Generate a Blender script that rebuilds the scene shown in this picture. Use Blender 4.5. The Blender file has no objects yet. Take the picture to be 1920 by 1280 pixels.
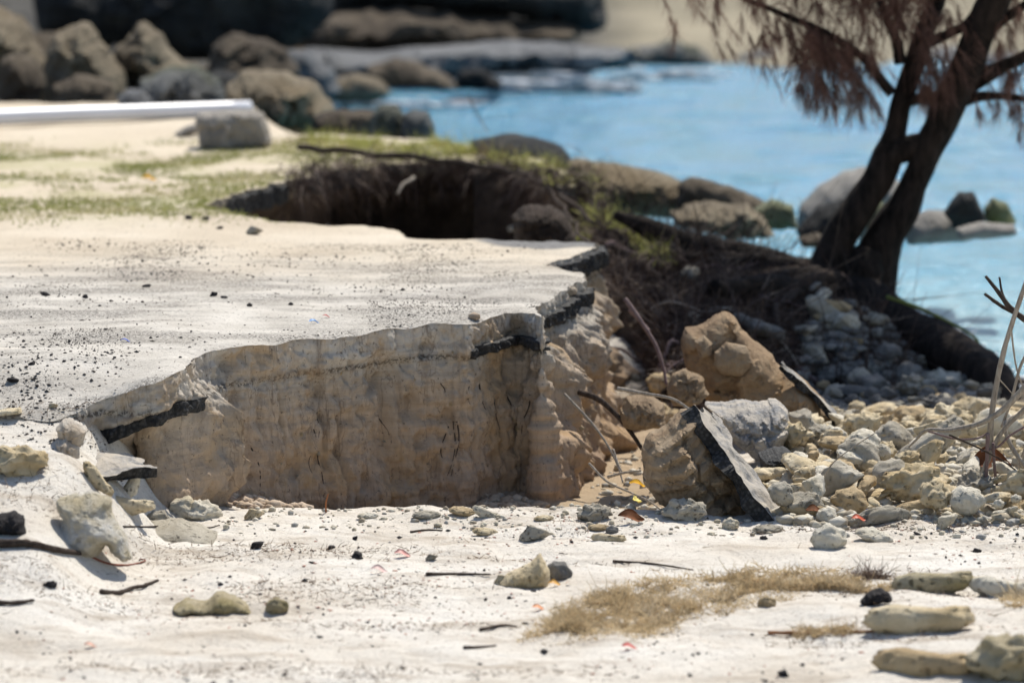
import bpy, math, random
import numpy as np
from mathutils import Vector, geometry as mgeo

# ------------------------------------------------------------------ camera, world, sun, exposure
scene = bpy.context.scene
COL = scene.collection
HC = 2.11                       # camera height above the road surface
PITCH = math.atan(940 / 7200)
cam_data = bpy.data.cameras.new('camera')
cam = bpy.data.objects.new('camera', cam_data)
COL.objects.link(cam)
cam.location = (0, 0, HC)
cam.rotation_euler = (math.pi / 2 - PITCH, 0, 0)
cam_data.lens = 135
cam_data.sensor_width = 36
cam_data.clip_start = 0.1
cam_data.clip_end = 2000
cam_data.dof.use_dof = True
cam_data.dof.focus_distance = 15.9
cam_data.dof.aperture_fstop = 2.05
scene.camera = cam

SUN_AZ, SUN_EL = math.radians(22), math.radians(54)
world = bpy.data.worlds.new('World')
scene.world = world
world.use_nodes = True
wn = world.node_tree
sky = wn.nodes.new('ShaderNodeTexSky')
sky.sky_type = 'NISHITA'
sky.sun_disc = False
sky.sun_elevation = SUN_EL
sky.sun_rotation = SUN_AZ
wn.links.new(sky.outputs[0], wn.nodes['Background'].inputs[0])
wn.nodes['Background'].inputs[1].default_value = 0.105
sun_data = bpy.data.lights.new('sun', 'SUN')
sun_data.energy = 4.4
sun_data.angle = math.radians(0.55)
sun_data.color = (1.0, 0.945, 0.85)
sun = bpy.data.objects.new('sun', sun_data)
COL.objects.link(sun)
SD = Vector((math.sin(SUN_AZ) * math.cos(SUN_EL), math.cos(SUN_AZ) * math.cos(SUN_EL), math.sin(SUN_EL)))
sun.rotation_euler = SD.to_track_quat('Z', 'Y').to_euler()
vs = scene.view_settings
vs.view_transform = 'Standard'
vs.look = 'None'
vs.gamma = 1
vs.use_curve_mapping = False
vs.exposure = 0.38
scene.render.engine = 'CYCLES'
scene.cycles.use_denoising = True
scene.cycles.max_bounces = 6
scene.cycles.diffuse_bounces = 4
scene.cycles.sample_clamp_indirect = 8

# ------------------------------------------------------------------ measuring helpers
FPX = 7200.0
cp, sp = math.cos(PITCH), math.sin(PITCH)
def ray(px, py):
    a, b = px - 960.0, 640.0 - py
    return (a, FPX * cp + b * sp, -FPX * sp + b * cp)
def P(px, py, D):
    r = ray(px, py); t = D / r[1]
    return np.array((r[0] * t, D, HC + r[2] * t))
def PZ(px, py, z=0.0):
    r = ray(px, py); t = (z - HC) / r[2]
    return np.array((r[0] * t, r[1] * t, z))

# ------------------------------------------------------------------ noise
def _hash(ix, iy, iz, seed):
    h = (ix.astype(np.int64) * 374761393 + iy.astype(np.int64) * 668265263 + iz.astype(np.int64) * 2147483647 + seed * 974634777) & 0xFFFFFFFF
    h = ((h ^ (h >> 13)) * 1274126177) & 0xFFFFFFFF
    h = ((h ^ (h >> 16)) * 2246822519) & 0xFFFFFFFF
    return ((h ^ (h >> 15)) & 0xFFFFFF) / float(0xFFFFFF)
def vnoise(p, seed=0):
    p = np.asarray(p, float)
    i = np.floor(p); f = p - i
    u = f * f * (3 - 2 * f)
    ix, iy, iz = i[..., 0], i[..., 1], i[..., 2]
    r = 0
    for dx in (0, 1):
        wx = u[..., 0] if dx else 1 - u[..., 0]
        for dy in (0, 1):
            wy = u[..., 1] if dy else 1 - u[..., 1]
            for dz in (0, 1):
                wz = u[..., 2] if dz else 1 - u[..., 2]
                r = r + wx * wy * wz * _hash(ix + dx, iy + dy, iz + dz, seed)
    return r * 2 - 1
def fbm(p, seed=0, octv=4, gain=0.5):
    p = np.asarray(p, float)
    a, r = 1.0, 0
    for k in range(octv):
        r = r + a * vnoise(p + k * 17.31, seed + k * 7)
        p = p * 2.03; a *= gain
    return r
def ridge(p, seed=0, octv=3):
    p = np.asarray(p, float)
    a, r = 1.0, 0
    for k in range(octv):
        r = r + a * (1 - 2 * np.abs(vnoise(p + k * 9.7, seed + k * 5)))
        p = p * 2.1; a *= 0.5
    return r
def sstep(a, b, x):
    t = np.clip((np.asarray(x, float) - a) / (b - a), 0, 1)
    return t * t * (3 - 2 * t)
def v3(x, y, z=0.0):
    x, y = np.broadcast_arrays(np.asarray(x, float), np.asarray(y, float))
    return np.stack([x, y, np.zeros_like(x) + z], -1)

# ------------------------------------------------------------------ mesh and object helpers
def mesh(name, V, F, mat=None, smooth=True, mats=None, midx=None):
    """F: an (n,k) array or a list of such arrays."""
    me = bpy.data.meshes.new(name)
    V = np.asarray(V, np.float32)
    Fs = F if isinstance(F, list) else [F]
    Fs = [np.asarray(f, np.int32) for f in Fs if len(f)]
    tot = np.concatenate([np.full(len(f), f.shape[1], np.int32) for f in Fs])
    idx = np.concatenate([f.ravel() for f in Fs])
    me.vertices.add(len(V)); me.vertices.foreach_set('co', V.ravel())
    me.loops.add(len(idx)); me.loops.foreach_set('vertex_index', idx)
    me.polygons.add(len(tot))
    me.polygons.foreach_set('loop_start', np.concatenate([[0], np.cumsum(tot)[:-1]]).astype(np.int32))
    me.polygons.foreach_set('loop_total', tot)
    me.polygons.foreach_set('use_smooth', np.full(len(tot), smooth))
    for m in (mats or ([mat] if mat else [])):
        me.materials.append(m)
    if midx is not None:
        me.polygons.foreach_set('material_index', np.asarray(midx, np.int32))
    me.update(); me.validate()
    return me
def link(name, me, parent=None, loc=None, rot=None, scale=None):
    o = bpy.data.objects.new(name, me)
    COL.objects.link(o)
    if parent: o.parent = parent
    if loc is not None: o.location = tuple(float(c) for c in loc)
    if rot is not None: o.rotation_euler = rot
    if scale is not None: o.scale = scale
    return o
def tag(o, label, cat, group=None, kind=None):
    o['label'] = label; o['category'] = cat
    if group: o['group'] = group
    if kind: o['kind'] = kind
    return o
def grid_faces(nu, nv):
    i = np.arange(nu - 1)[:, None] * nv + np.arange(nv - 1)[None, :]
    i = i.ravel()
    return np.stack([i, i + nv, i + nv + 1, i + 1], 1)
def rot_of(rng, tilt=0.5):
    return (rng.uniform(-tilt, tilt), rng.uniform(-tilt, tilt), rng.uniform(0, 6.283))

# ------------------------------------------------------------------ materials
def nmat(name):
    m = bpy.data.materials.new(name); m.use_nodes = True
    nt = m.node_tree
    return m, nt, nt.nodes['Principled BSDF']
class N:
    """small node-tree writer"""
    def __init__(s, nt, coord='Object'):
        s.nt = nt
        tc = nt.nodes.new('ShaderNodeTexCoord')
        s.co = tc.outputs[coord]
    def new(s, t, **kw):
        n = s.nt.nodes.new(t)
        for k, v in kw.items(): setattr(n, k, v)
        return n
    def put(s, sock, v):
        if hasattr(v, 'is_output') or isinstance(v, bpy.types.NodeSocket): s.nt.links.new(v, sock)
        else: sock.default_value = v
    def mapped(s, scale=(1, 1, 1), rot=(0, 0, 0), loc=(0, 0, 0), src=None):
        n = s.new('ShaderNodeMapping')
        s.nt.links.new(src or s.co, n.inputs[0])
        n.inputs['Scale'].default_value = scale; n.inputs['Rotation'].default_value = rot; n.inputs['Location'].default_value = loc
        return n.outputs[0]
    def noise(s, scale, detail=5, rough=0.55, vec=None, dist=0.0):
        n = s.new('ShaderNodeTexNoise')
        s.nt.links.new(vec or s.co, n.inputs['Vector'])
        n.inputs['Scale'].default_value = scale; n.inputs['Detail'].default_value = detail
        n.inputs['Roughness'].default_value = rough; n.inputs['Distortion'].default_value = dist
        return n.outputs[0]
    def voro(s, scale, vec=None, feature='F1', out=0, rnd=1.0):
        n = s.new('ShaderNodeTexVoronoi', feature=feature)
        s.nt.links.new(vec or s.co, n.inputs['Vector'])
        n.inputs['Scale'].default_value = scale; n.inputs['Randomness'].default_value = rnd
        return n.outputs[out]
    def ramp(s, fac, stops):
        n = s.new('ShaderNodeValToRGB')
        s.nt.links.new(fac, n.inputs[0])
        el = n.color_ramp.elements
        while len(el) < len(stops): el.new(0.5)
        for e, (p, c) in zip(el, stops):
            e.position = p
            e.color = (c, c, c, 1) if isinstance(c, (int, float)) else (*c, 1)
        return n.outputs[0]
    def mix(s, fac, a, b, mode='MIX'):
        n = s.new('ShaderNodeMix', data_type='RGBA', blend_type=mode)
        for sock, v in ((n.inputs[0], fac), (n.inputs[6], a), (n.inputs[7], b)):
            if isinstance(v, tuple): v = (*v, 1) if len(v) == 3 else v
            s.put(sock, v)
        return n.outputs[2]
    def math(s, op, a, b=0.0, c=0.0):
        n = s.new('ShaderNodeMath', operation=op)
        s.put(n.inputs[0], a); s.put(n.inputs[1], b); s.put(n.inputs[2], c)
        return n.outputs[0]
    def xyz(s, i):
        n = s.new('ShaderNodeSeparateXYZ'); s.nt.links.new(s.co, n.inputs[0]); return n.outputs[i]
    def smooth(s, v, a, b):
        n = s.new('ShaderNodeMapRange', interpolation_type='SMOOTHSTEP')
        s.put(n.inputs[0], v); n.inputs[1].default_value = a; n.inputs[2].default_value = b
        return n.outputs[0]
    def bump(s, h, dist, strength=1.0, prev=None):
        n = s.new('ShaderNodeBump')
        s.nt.links.new(h, n.inputs['Height']); n.inputs['Distance'].default_value = dist; n.inputs['Strength'].default_value = strength
        if prev: s.nt.links.new(prev, n.inputs['Normal'])
        return n.outputs[0]
    def rand(s):
        return s.new('ShaderNodeObjectInfo').outputs['Random']

def m_sand():
    m, nt, b = nmat('beach_sand'); n = N(nt)
    c = n.ramp(n.noise(1.6, 6), [(0.3, (0.62, 0.56, 0.475)), (0.55, (0.72, 0.675, 0.60)), (0.75, (0.78, 0.75, 0.69))])
    streak = n.noise(1.0, 6, 0.65, n.mapped((3.0, 9, 1), (0, 0, 0.2)))
    c = n.mix(n.ramp(streak, [(0.50, 0.0), (0.70, 0.8)]), c, (0.42, 0.35, 0.27))
    grit = n.noise(55, 4, 0.75)
    c = n.mix(n.ramp(grit, [(0.57, 0.0), (0.66, 0.7)]), c, (0.30, 0.25, 0.20))
    farz = n.smooth(n.xyz(1), 24.0, 30.0)
    land = n.mix(n.smooth(n.math('ADD', n.xyz(0), n.math('MULTIPLY', n.noise(0.6, 3), 1.0)), 1.2, 2.6), n.ramp(n.noise(1.1, 6, 0.65), [(0.35, (0.025, 0.024, 0.022)), (0.6, (0.10, 0.095, 0.085))]), n.ramp(n.noise(0.5, 5), [(0.35, (0.20, 0.18, 0.13)), (0.6, (0.33, 0.29, 0.21))]))
    c = n.mix(farz, c, land)
    # low channel sand behind the crest is browner
    lowlying = n.math('SUBTRACT', 1.0, n.smooth(n.xyz(2), -0.80, -0.67))
    c = n.mix(n.math('MULTIPLY', lowlying, n.math('SUBTRACT', 1.0, farz)), c, (0.44, 0.34, 0.23))
    nt.links.new(c, b.inputs['Base Color']); b.inputs['Roughness'].default_value = 0.95; b.inputs['Specular IOR Level'].default_value = 0.1
    bp = n.bump(n.noise(150, 3, 0.8), 0.006, 1.0)
    bp = n.bump(n.noise(20, 6, 0.7), 0.02, 0.7, bp)
    nt.links.new(bp, b.inputs['Normal'])
    return m
def m_road():
    m, nt, b = nmat('sandy_road'); n = N(nt)
    y = n.xyz(1); x = n.xyz(0)
    c = n.ramp(n.noise(1.1, 6), [(0.3, (0.47, 0.395, 0.30)), (0.5, (0.57, 0.495, 0.39)), (0.72, (0.66, 0.59, 0.485))])
    # greyer worn pavement nearer the broken edge, warmer sand behind
    near = n.math('SUBTRACT', 1.0, n.smooth(n.math('ADD', y, n.math('MULTIPLY', n.noise(0.8, 4), 2.0)), 18.6, 21.0))
    c = n.mix(n.math('MULTIPLY', near, 0.7), c, n.ramp(n.noise(3.5, 6), [(0.35, (0.42, 0.405, 0.375)), (0.65, (0.62, 0.60, 0.56))]))
    c = n.mix(n.math('MULTIPLY', n.smooth(y, 20.0, 24.0), 0.5), c, (0.61, 0.52, 0.39))
    # bands where asphalt grit lies thick
    band = n.noise(1.0, 5, 0.6, n.mapped((1.1, 3.2, 1), (0, 0, 0.12), (0.3, 0.9, 0)))
    gm = n.math('MULTIPLY', n.ramp(band, [(0.42, 0.0), (0.58, 1.0)]), n.math('SUBTRACT', 1.0, n.smooth(y, 18.4, 20.6)))
    fine = n.ramp(n.noise(85, 3, 0.75), [(0.42, 0.0), (0.56, 1.0)])
    c = n.mix(n.math('MULTIPLY', gm, n.math('MULTIPLY', fine, 0.78)), c, (0.075, 0.07, 0.065))
    fl = n.ramp(n.noise(60, 2, 0.6), [(0.64, 0.0), (0.68, 0.9)])
    c = n.mix(fl, c, (0.11, 0.09, 0.075))
    # bare asphalt by the gully edge
    dx = n.math('MULTIPLY', n.math('SUBTRACT', x, 0.16), 2.4); dy = n.math('MULTIPLY', n.math('SUBTRACT', y, 20.35), 1.0)
    r = n.math('ADD', n.math('SQRT', n.math('ADD', n.math('MULTIPLY', dx, dx), n.math('MULTIPLY', n.math('MULTIPLY', dy, dy), 3.2))), n.math('MULTIPLY', n.noise(3.5, 5), 0.55))
    c = n.mix(n.math('MULTIPLY', n.math('SUBTRACT', 1.0, n.smooth(r, 1.0, 1.3)), 0.92), c, n.ramp(n.noise(30, 4), [(0.35, (0.11, 0.112, 0.118)), (0.7, (0.24, 0.24, 0.24))]))
    # faded turf stain under the grass
    gb = n.noise(1.0, 5, 0.6, n.mapped((1.6, 0.9, 1)))
    gz = n.math('MULTIPLY', n.smooth(y, 20.8, 22.6), n.math('SUBTRACT', 1.0, n.smooth(y, 24.5, 28.0)))
    c = n.mix(n.math('MULTIPLY', gz, n.ramp(gb, [(0.46, 0.0), (0.62, 0.5)])), c, (0.34, 0.33, 0.15))
    nt.links.new(c, b.inputs['Base Color']); b.inputs['Roughness'].default_value = 0.95; b.inputs['Specular IOR Level'].default_value = 0.1
    bp = n.bump(n.noise(120, 3, 0.7), 0.003, 0.8)
    bp = n.bump(n.noise(24, 6, 0.75), 0.012, 0.9, bp)
    nt.links.new(bp, b.inputs['Normal'])
    return m
def m_cut():
    m, nt, b = nmat('eroded_bank_sand'); n = N(nt)
    z = n.math('ADD', n.xyz(2), n.math('MULTIPLY', n.noise(2.2, 4), 0.05))
    c = n.ramp(n.math('MULTIPLY_ADD', z, 1.0, 1.0), [(0.0, (0.36, 0.25, 0.175)), (0.35, (0.48, 0.35, 0.245)), (0.60, (0.55, 0.42, 0.30)),
               (0.76, (0.56, 0.46, 0.355)), (0.85, (0.52, 0.47, 0.40)), (0.885, (0.50, 0.46, 0.395)), (0.90, (0.61, 0.555, 0.475)), (1.0, (0.64, 0.585, 0.505))])
    gl = n.math('MULTIPLY', n.math('SUBTRACT', 1.0, n.smooth(n.math('ABSOLUTE', n.math('ADD', z, 0.125)), 0.004, 0.022)), n.ramp(n.noise(60, 3, 0.7), [(0.46, 0.0), (0.56, 0.85)]))
    c = n.mix(gl, c, (0.06, 0.055, 0.05))
    strata = n.noise(1.0, 6, 0.7, n.mapped((1.2, 1.2, 26)))
    c = n.mix(n.ramp(strata, [(0.40, 0.3), (0.52, 0.0)]), c, (0.30, 0.23, 0.165))
    c = n.mix(n.ramp(strata, [(0.62, 0.0), (0.77, 0.3)]), c, (0.60, 0.50, 0.38))
    vert = n.noise(1.0, 7, 0.75, n.mapped((20, 20, 3.0)), 0.4)
    c = n.mix(n.ramp(vert, [(0.50, 0.0), (0.68, 0.65)]), c, (0.26, 0.19, 0.135))
    blot = n.noise(3.2, 5, 0.6)
    c = n.mix(n.ramp(blot, [(0.50, 0.0), (0.66, 0.6)]), c, (0.50, 0.33, 0.165))
    c = n.mix(n.ramp(n.noise(4.7, 5, 0.6), [(0.56, 0.0), (0.70, 0.5)]), c, (0.33, 0.31, 0.28))
    crk = n.noise(1.0, 4, 0.6, n.mapped((5.5, 5.5, 0.8)), 0.3)
    c = n.mix(n.ramp(n.math('ABSOLUTE', n.math('SUBTRACT', crk, 0.5)), [(0.001, 0.5), (0.007, 0.0)]), c, (0.13, 0.09, 0.065))
    speck = n.noise(48, 3, 0.7)
    c = n.mix(n.ramp(speck, [(0.62, 0.0), (0.70, 0.75)]), c, (0.12, 0.09, 0.065))
    # rear gully cut: soil colour darkened for the shade inside, rim band paler
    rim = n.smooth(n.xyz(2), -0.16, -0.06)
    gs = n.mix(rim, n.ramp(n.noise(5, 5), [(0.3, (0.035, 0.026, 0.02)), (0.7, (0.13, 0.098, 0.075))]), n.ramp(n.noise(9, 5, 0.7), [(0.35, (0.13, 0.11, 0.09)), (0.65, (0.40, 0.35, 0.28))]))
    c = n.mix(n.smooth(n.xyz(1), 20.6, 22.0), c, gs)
    nt.links.new(c, b.inputs['Base Color']); b.inputs['Roughness'].default_value = 0.95; b.inputs['Specular IOR Level'].default_value = 0.1
    bp = n.bump(n.noise(85, 4, 0.7), 0.006, 0.9)
    bp = n.bump(n.noise(1.0, 7, 0.75, n.mapped((24, 24, 12))), 0.024, 0.9, bp)
    nt.links.new(bp, b.inputs['Normal'])
    return m
def m_asphalt(name='asphalt', lo=0.012, hi=0.055, dust=0.25, d0=0.56):
    m, nt, b = nmat(name); n = N(nt)
    v = n.voro(60)
    c = n.ramp(v, [(0.1, (hi, hi, hi * 1.02)), (0.6, (lo, lo, lo))])
    d = n.noise(11, 5, 0.7)
    c = n.mix(n.ramp(d, [(d0, 0.0), (d0 + 0.19, dust)]), c, (0.45, 0.40, 0.33))
    nt.links.new(c, b.inputs['Base Color']); b.inputs['Roughness'].default_value = 0.85
    bp = n.bump(n.noise(60, 4, 0.7), 0.01, 1.0)
    nt.links.new(bp, b.inputs['Normal'])
    return m
def m_rock(name, dark, mid, light, scale=1.0, pits=0.6, moss=None, crust=None, bumpd=0.03):
    m, nt, b = nmat(name); n = N(nt)
    off = n.new('ShaderNodeVectorMath', operation='ADD')
    nt.links.new(n.co, off.inputs[0])
    cmb = n.new('ShaderNodeCombineXYZ'); r = n.math('MULTIPLY', n.rand(), 37.0)
    for i in range(3): nt.links.new(r, cmb.inputs[i])
    nt.links.new(cmb.outputs[0], off.inputs[1]); n.co = off.outputs[0]
    c = n.ramp(n.noise(2.2 * scale, 7, 0.65), [(0.30, dark), (0.5, mid), (0.72, light)])
    wv = n.new('ShaderNodeVectorMath', operation='MULTIPLY_ADD'); wn_ = n.new('ShaderNodeTexNoise'); nt.links.new(n.co, wn_.inputs['Vector']); wn_.inputs['Scale'].default_value = 7 * scale; nt.links.new(wn_.outputs[1], wv.inputs[0]); wv.inputs[1].default_value = (0.16 / scale,) * 3; nt.links.new(n.co, wv.inputs[2])
    p = n.voro(9 * scale, wv.outputs[0])
    pm = n.math('MULTIPLY', n.ramp(p, [(0.14, 1.0), (0.36, 0.0)]), n.ramp(n.noise(5 * scale, 3), [(0.40, 0.0), (0.55, pits)]))
    c = n.mix(pm, c, tuple(v * 0.28 for v in dark))
    c = n.mix(n.ramp(n.noise(26 * scale, 4, 0.7), [(0.56, 0.0), (0.72, 0.3)]), c, tuple(v * 0.6 for v in dark))
    if moss:
        c = n.mix(n.ramp(n.noise(1.7 * scale, 5, 0.6), [(0.48, 0.0), (0.62, 0.75)]), c, moss)
    if crust:
        c = n.mix(n.ramp(n.noise(1.2 * scale, 5, 0.6), [(0.52, 0.0), (0.66, 0.8)]), c, crust)
    nt.links.new(c, b.inputs['Base Color']); b.inputs['Roughness'].default_value = 0.9; b.inputs['Specular IOR Level'].default_value = 0.2
    bp = n.bump(n.noise(16 * scale, 7, 0.75), bumpd * 0.8, 1.0)
    inv = n.math('SUBTRACT', 1.0, pm)
    bp = n.bump(inv, bumpd * 0.6, 0.9, bp)
    nt.links.new(bp, b.inputs['Normal'])
    return m
def m_bark(name, a, c2, sc=1.0):
    m, nt, b = nmat(name); n = N(nt)
    f = n.noise(1.0, 6, 0.7, n.mapped((22 * sc, 22 * sc, 5 * sc)))
    c = n.ramp(f, [(0.35, a), (0.7, c2)])
    nt.links.new(c, b.inputs['Base Color']); b.inputs['Roughness'].default_value = 0.95; b.inputs['Specular IOR Level'].default_value = 0.15
    nt.links.new(n.bump(f, 0.03 / sc, 0.9), b.inputs['Normal'])
    return m
def m_flat(name, col, var=0.3, rough=0.8, sc=14.0, spec=0.2):
    m, nt, b = nmat(name); n = N(nt)
    c = n.mix(n.ramp(n.noise(sc, 4), [(0.3, 0.0), (0.7, 1.0)]), tuple(v * (1 - var) for v in col), tuple(min(1, v * (1 + var)) for v in col))
    nt.links.new(c, b.inputs['Base Color']); b.inputs['Roughness'].default_value = rough; b.inputs['Specular IOR Level'].default_value = spec
    return m
def m_blades(name, stops, sc=1.5):
    m, nt, b = nmat(name); n = N(nt)
    c = n.ramp(n.noise(sc, 2), stops)
    c2 = n.ramp(n.noise(40, 1), [(0.3, 0.6), (0.7, 1.2)])
    c = n.mix(1.0, c, c2, 'MULTIPLY')
    nt.links.new(c, b.inputs['Base Color']); b.inputs['Roughness'].default_value = 0.7; b.inputs['Specular IOR Level'].default_value = 0.15
    return m
def add_translucent(m, fac):
    nt = m.node_tree; b = nt.nodes['Principled BSDF']; out = nt.nodes['Material Output']
    tr = nt.nodes.new('ShaderNodeBsdfTranslucent'); mx = nt.nodes.new('ShaderNodeMixShader')
    src = b.inputs['Base Color'].links[0].from_socket
    nt.links.new(src, tr.inputs[0]); mx.inputs[0].default_value = fac
    nt.links.new(b.outputs[0], mx.inputs[1]); nt.links.new(tr.outputs[0], mx.inputs[2]); nt.links.new(mx.outputs[0], out.inputs[0])
    return m
def m_water():
    m, nt, b = nmat('sea_water'); n = N(nt)
    y = n.xyz(1)
    c = n.ramp(n.smooth(y, 20.0, 40.0), [(0.0, (0.40, 0.55, 0.57)), (0.25, (0.105, 0.335, 0.46)), (1.0, (0.055, 0.25, 0.41))])
    pat = n.noise(1.0, 6, 0.65, n.mapped((0.9, 0.7, 1)))
    c = n.mix(n.ramp(pat, [(0.44, 0.0), (0.58, 0.8)]), c, (0.05, 0.235, 0.33))  # ripple light and dark painted into the colour as darker teal
    nt.links.new(c, b.inputs['Base Color'])
    b.inputs['Roughness'].default_value = 0.16; b.inputs['IOR'].default_value = 1.33
    w = n.noise(1.0, 5, 0.6, n.mapped((3.2, 7.0, 1)), 0.3)
    w2 = n.noise(1.0, 3, 0.6, n.mapped((14, 22, 1)), 0.3)
    bp = n.bump(w, 0.14, 0.9); bp = n.bump(w2, 0.03, 0.9, bp)
    nt.links.new(bp, b.inputs['Normal'])
    return m

SAND, ROAD, CUT = m_sand(), m_road(), m_cut()
ASPH = m_asphalt()
ASPH_GREY = m_asphalt('dusty_asphalt', 0.16, 0.30, 0.95, 0.38)
CLOD = m_rock('layered_sand_clod', (0.29, 0.20, 0.125), (0.44, 0.325, 0.21), (0.57, 0.45, 0.315), 2.2, 0.35, crust=(0.33, 0.215, 0.12), bumpd=0.04)
CLOD_ORANGE = m_rock('ochre_clod', (0.25, 0.165, 0.10), (0.42, 0.295, 0.18), (0.56, 0.45, 0.31), 1.8, 0.4, crust=(0.45, 0.26, 0.11), bumpd=0.04)
CORAL = {
    'bone-white': m_rock('coral_white', (0.62, 0.55, 0.42), (0.76, 0.70, 0.57), (0.84, 0.79, 0.68), 4.0, 0.65, crust=(0.62, 0.53, 0.36), bumpd=0.02),
    'cream': m_rock('coral_cream', (0.54, 0.43, 0.255), (0.72, 0.60, 0.40), (0.82, 0.72, 0.53), 4.0, 0.65, crust=(0.54, 0.40, 0.21), bumpd=0.02),
    'ash-grey': m_rock('coral_grey', (0.33, 0.29, 0.22), (0.48, 0.435, 0.35), (0.63, 0.58, 0.48), 4.0, 0.75, bumpd=0.02),
    'tan': m_rock('coral_tan', (0.42, 0.30, 0.165), (0.56, 0.425, 0.25), (0.67, 0.54, 0.35), 4.0, 0.7, bumpd=0.02),
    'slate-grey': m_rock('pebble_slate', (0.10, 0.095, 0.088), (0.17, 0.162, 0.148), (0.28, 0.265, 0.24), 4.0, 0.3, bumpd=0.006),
    'mossy': m_rock('coral_mossy', (0.36, 0.29, 0.16), (0.52, 0.44, 0.28), (0.66, 0.58, 0.42), 3.5, 0.8, moss=(0.38, 0.31, 0.14), bumpd=0.03),
}
R_TAN = m_rock('boulder_tan', (0.15, 0.12, 0.08), (0.27, 0.22, 0.15), (0.40, 0.34, 0.24), 0.8, 0.5, crust=(0.21, 0.155, 0.085), bumpd=0.08)
R_GREY = m_rock('boulder_grey', (0.09, 0.092, 0.085), (0.17, 0.172, 0.165), (0.29, 0.29, 0.28), 0.8, 0.5, moss=(0.095, 0.105, 0.055), bumpd=0.08)
R_DARK = m_rock('boulder_dark', (0.016, 0.017, 0.018), (0.035, 0.036, 0.036), (0.08, 0.078, 0.068), 0.7, 0.5, bumpd=0.08)
R_PALE = m_rock('boulder_pale', (0.22, 0.21, 0.19), (0.33, 0.31, 0.28), (0.42, 0.39, 0.35), 0.9, 0.3, bumpd=0.05)
R_GREEN = m_rock('boulder_algae', (0.10, 0.11, 0.06), (0.20, 0.21, 0.12), (0.36, 0.36, 0.26), 1.3, 0.4, moss=(0.20, 0.21, 0.055), bumpd=0.05)
R_LEDGE = m_rock('ledge_grey', (0.10, 0.105, 0.11), (0.19, 0.195, 0.20), (0.31, 0.315, 0.32), 0.5, 0.5, bumpd=0.1)
R_BROWN = m_rock('boulder_brown', (0.06, 0.045, 0.032), (0.12, 0.094, 0.066), (0.21, 0.17, 0.12), 0.8, 0.5, bumpd=0.08)
CONCRETE = m_rock('old_concrete', (0.22, 0.195, 0.165), (0.33, 0.30, 0.26), (0.43, 0.40, 0.35), 1.2, 0.4, bumpd=0.03)
BARK = m_bark('dark_bark', (0.007, 0.006, 0.005), (0.050, 0.036, 0.029))
TWIG_PALE = m_bark('weathered_twig', (0.24, 0.20, 0.16), (0.46, 0.41, 0.34), 3.0)
TWIG_DARK = m_bark('dark_twig', (0.035, 0.026, 0.02), (0.10, 0.075, 0.06), 3.0)
TWIG_PINK = m_bark('pinkish_twig', (0.16, 0.11, 0.105), (0.30, 0.22, 0.205), 3.0)
NEEDLE = m_blades('dead_needles', [(0.3, (0.15, 0.08, 0.062)), (0.6, (0.24, 0.135, 0.102)), (0.8, (0.35, 0.21, 0.15))])
LITTER = m_blades('needle_litter', [(0.3, (0.04, 0.026, 0.022)), (0.52, (0.095, 0.064, 0.052)), (0.72, (0.30, 0.23, 0.175))], 6.0)
GRASS = m_blades('turf', [(0.3, (0.21, 0.235, 0.065)), (0.5, (0.33, 0.34, 0.12)), (0.7, (0.48, 0.43, 0.23))])
DRYWEED = m_blades('dried_weed', [(0.3, (0.48, 0.36, 0.20)), (0.55, (0.64, 0.51, 0.32)), (0.75, (0.74, 0.64, 0.47))], 5.0)
LEAF_Y = m_flat('yellow_leaf', (0.80, 0.48, 0.03), 0.25)
LEAF_B = m_flat('brown_leaf', (0.22, 0.085, 0.035), 0.35)
CHAR = m_flat('charcoal', (0.028, 0.025, 0.025), 0.5, 0.9)
SOIL = m_rock('bank_soil', (0.03, 0.021, 0.016), (0.06, 0.043, 0.033), (0.115, 0.085, 0.065), 2.5, 0.4, bumpd=0.05)
PVC = m_flat('white_plastic_pipe', (0.74, 0.74, 0.77), 0.05, 0.35, 3.0, 0.5)
FOAM = m_flat('sea_foam', (0.82, 0.84, 0.86), 0.06, 0.7, 3.0)
add_translucent(FOAM, 0.25)
for m_ in (NEEDLE, GRASS, DRYWEED, LEAF_Y, LEAF_B): add_translucent(m_, 0.35)

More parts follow.
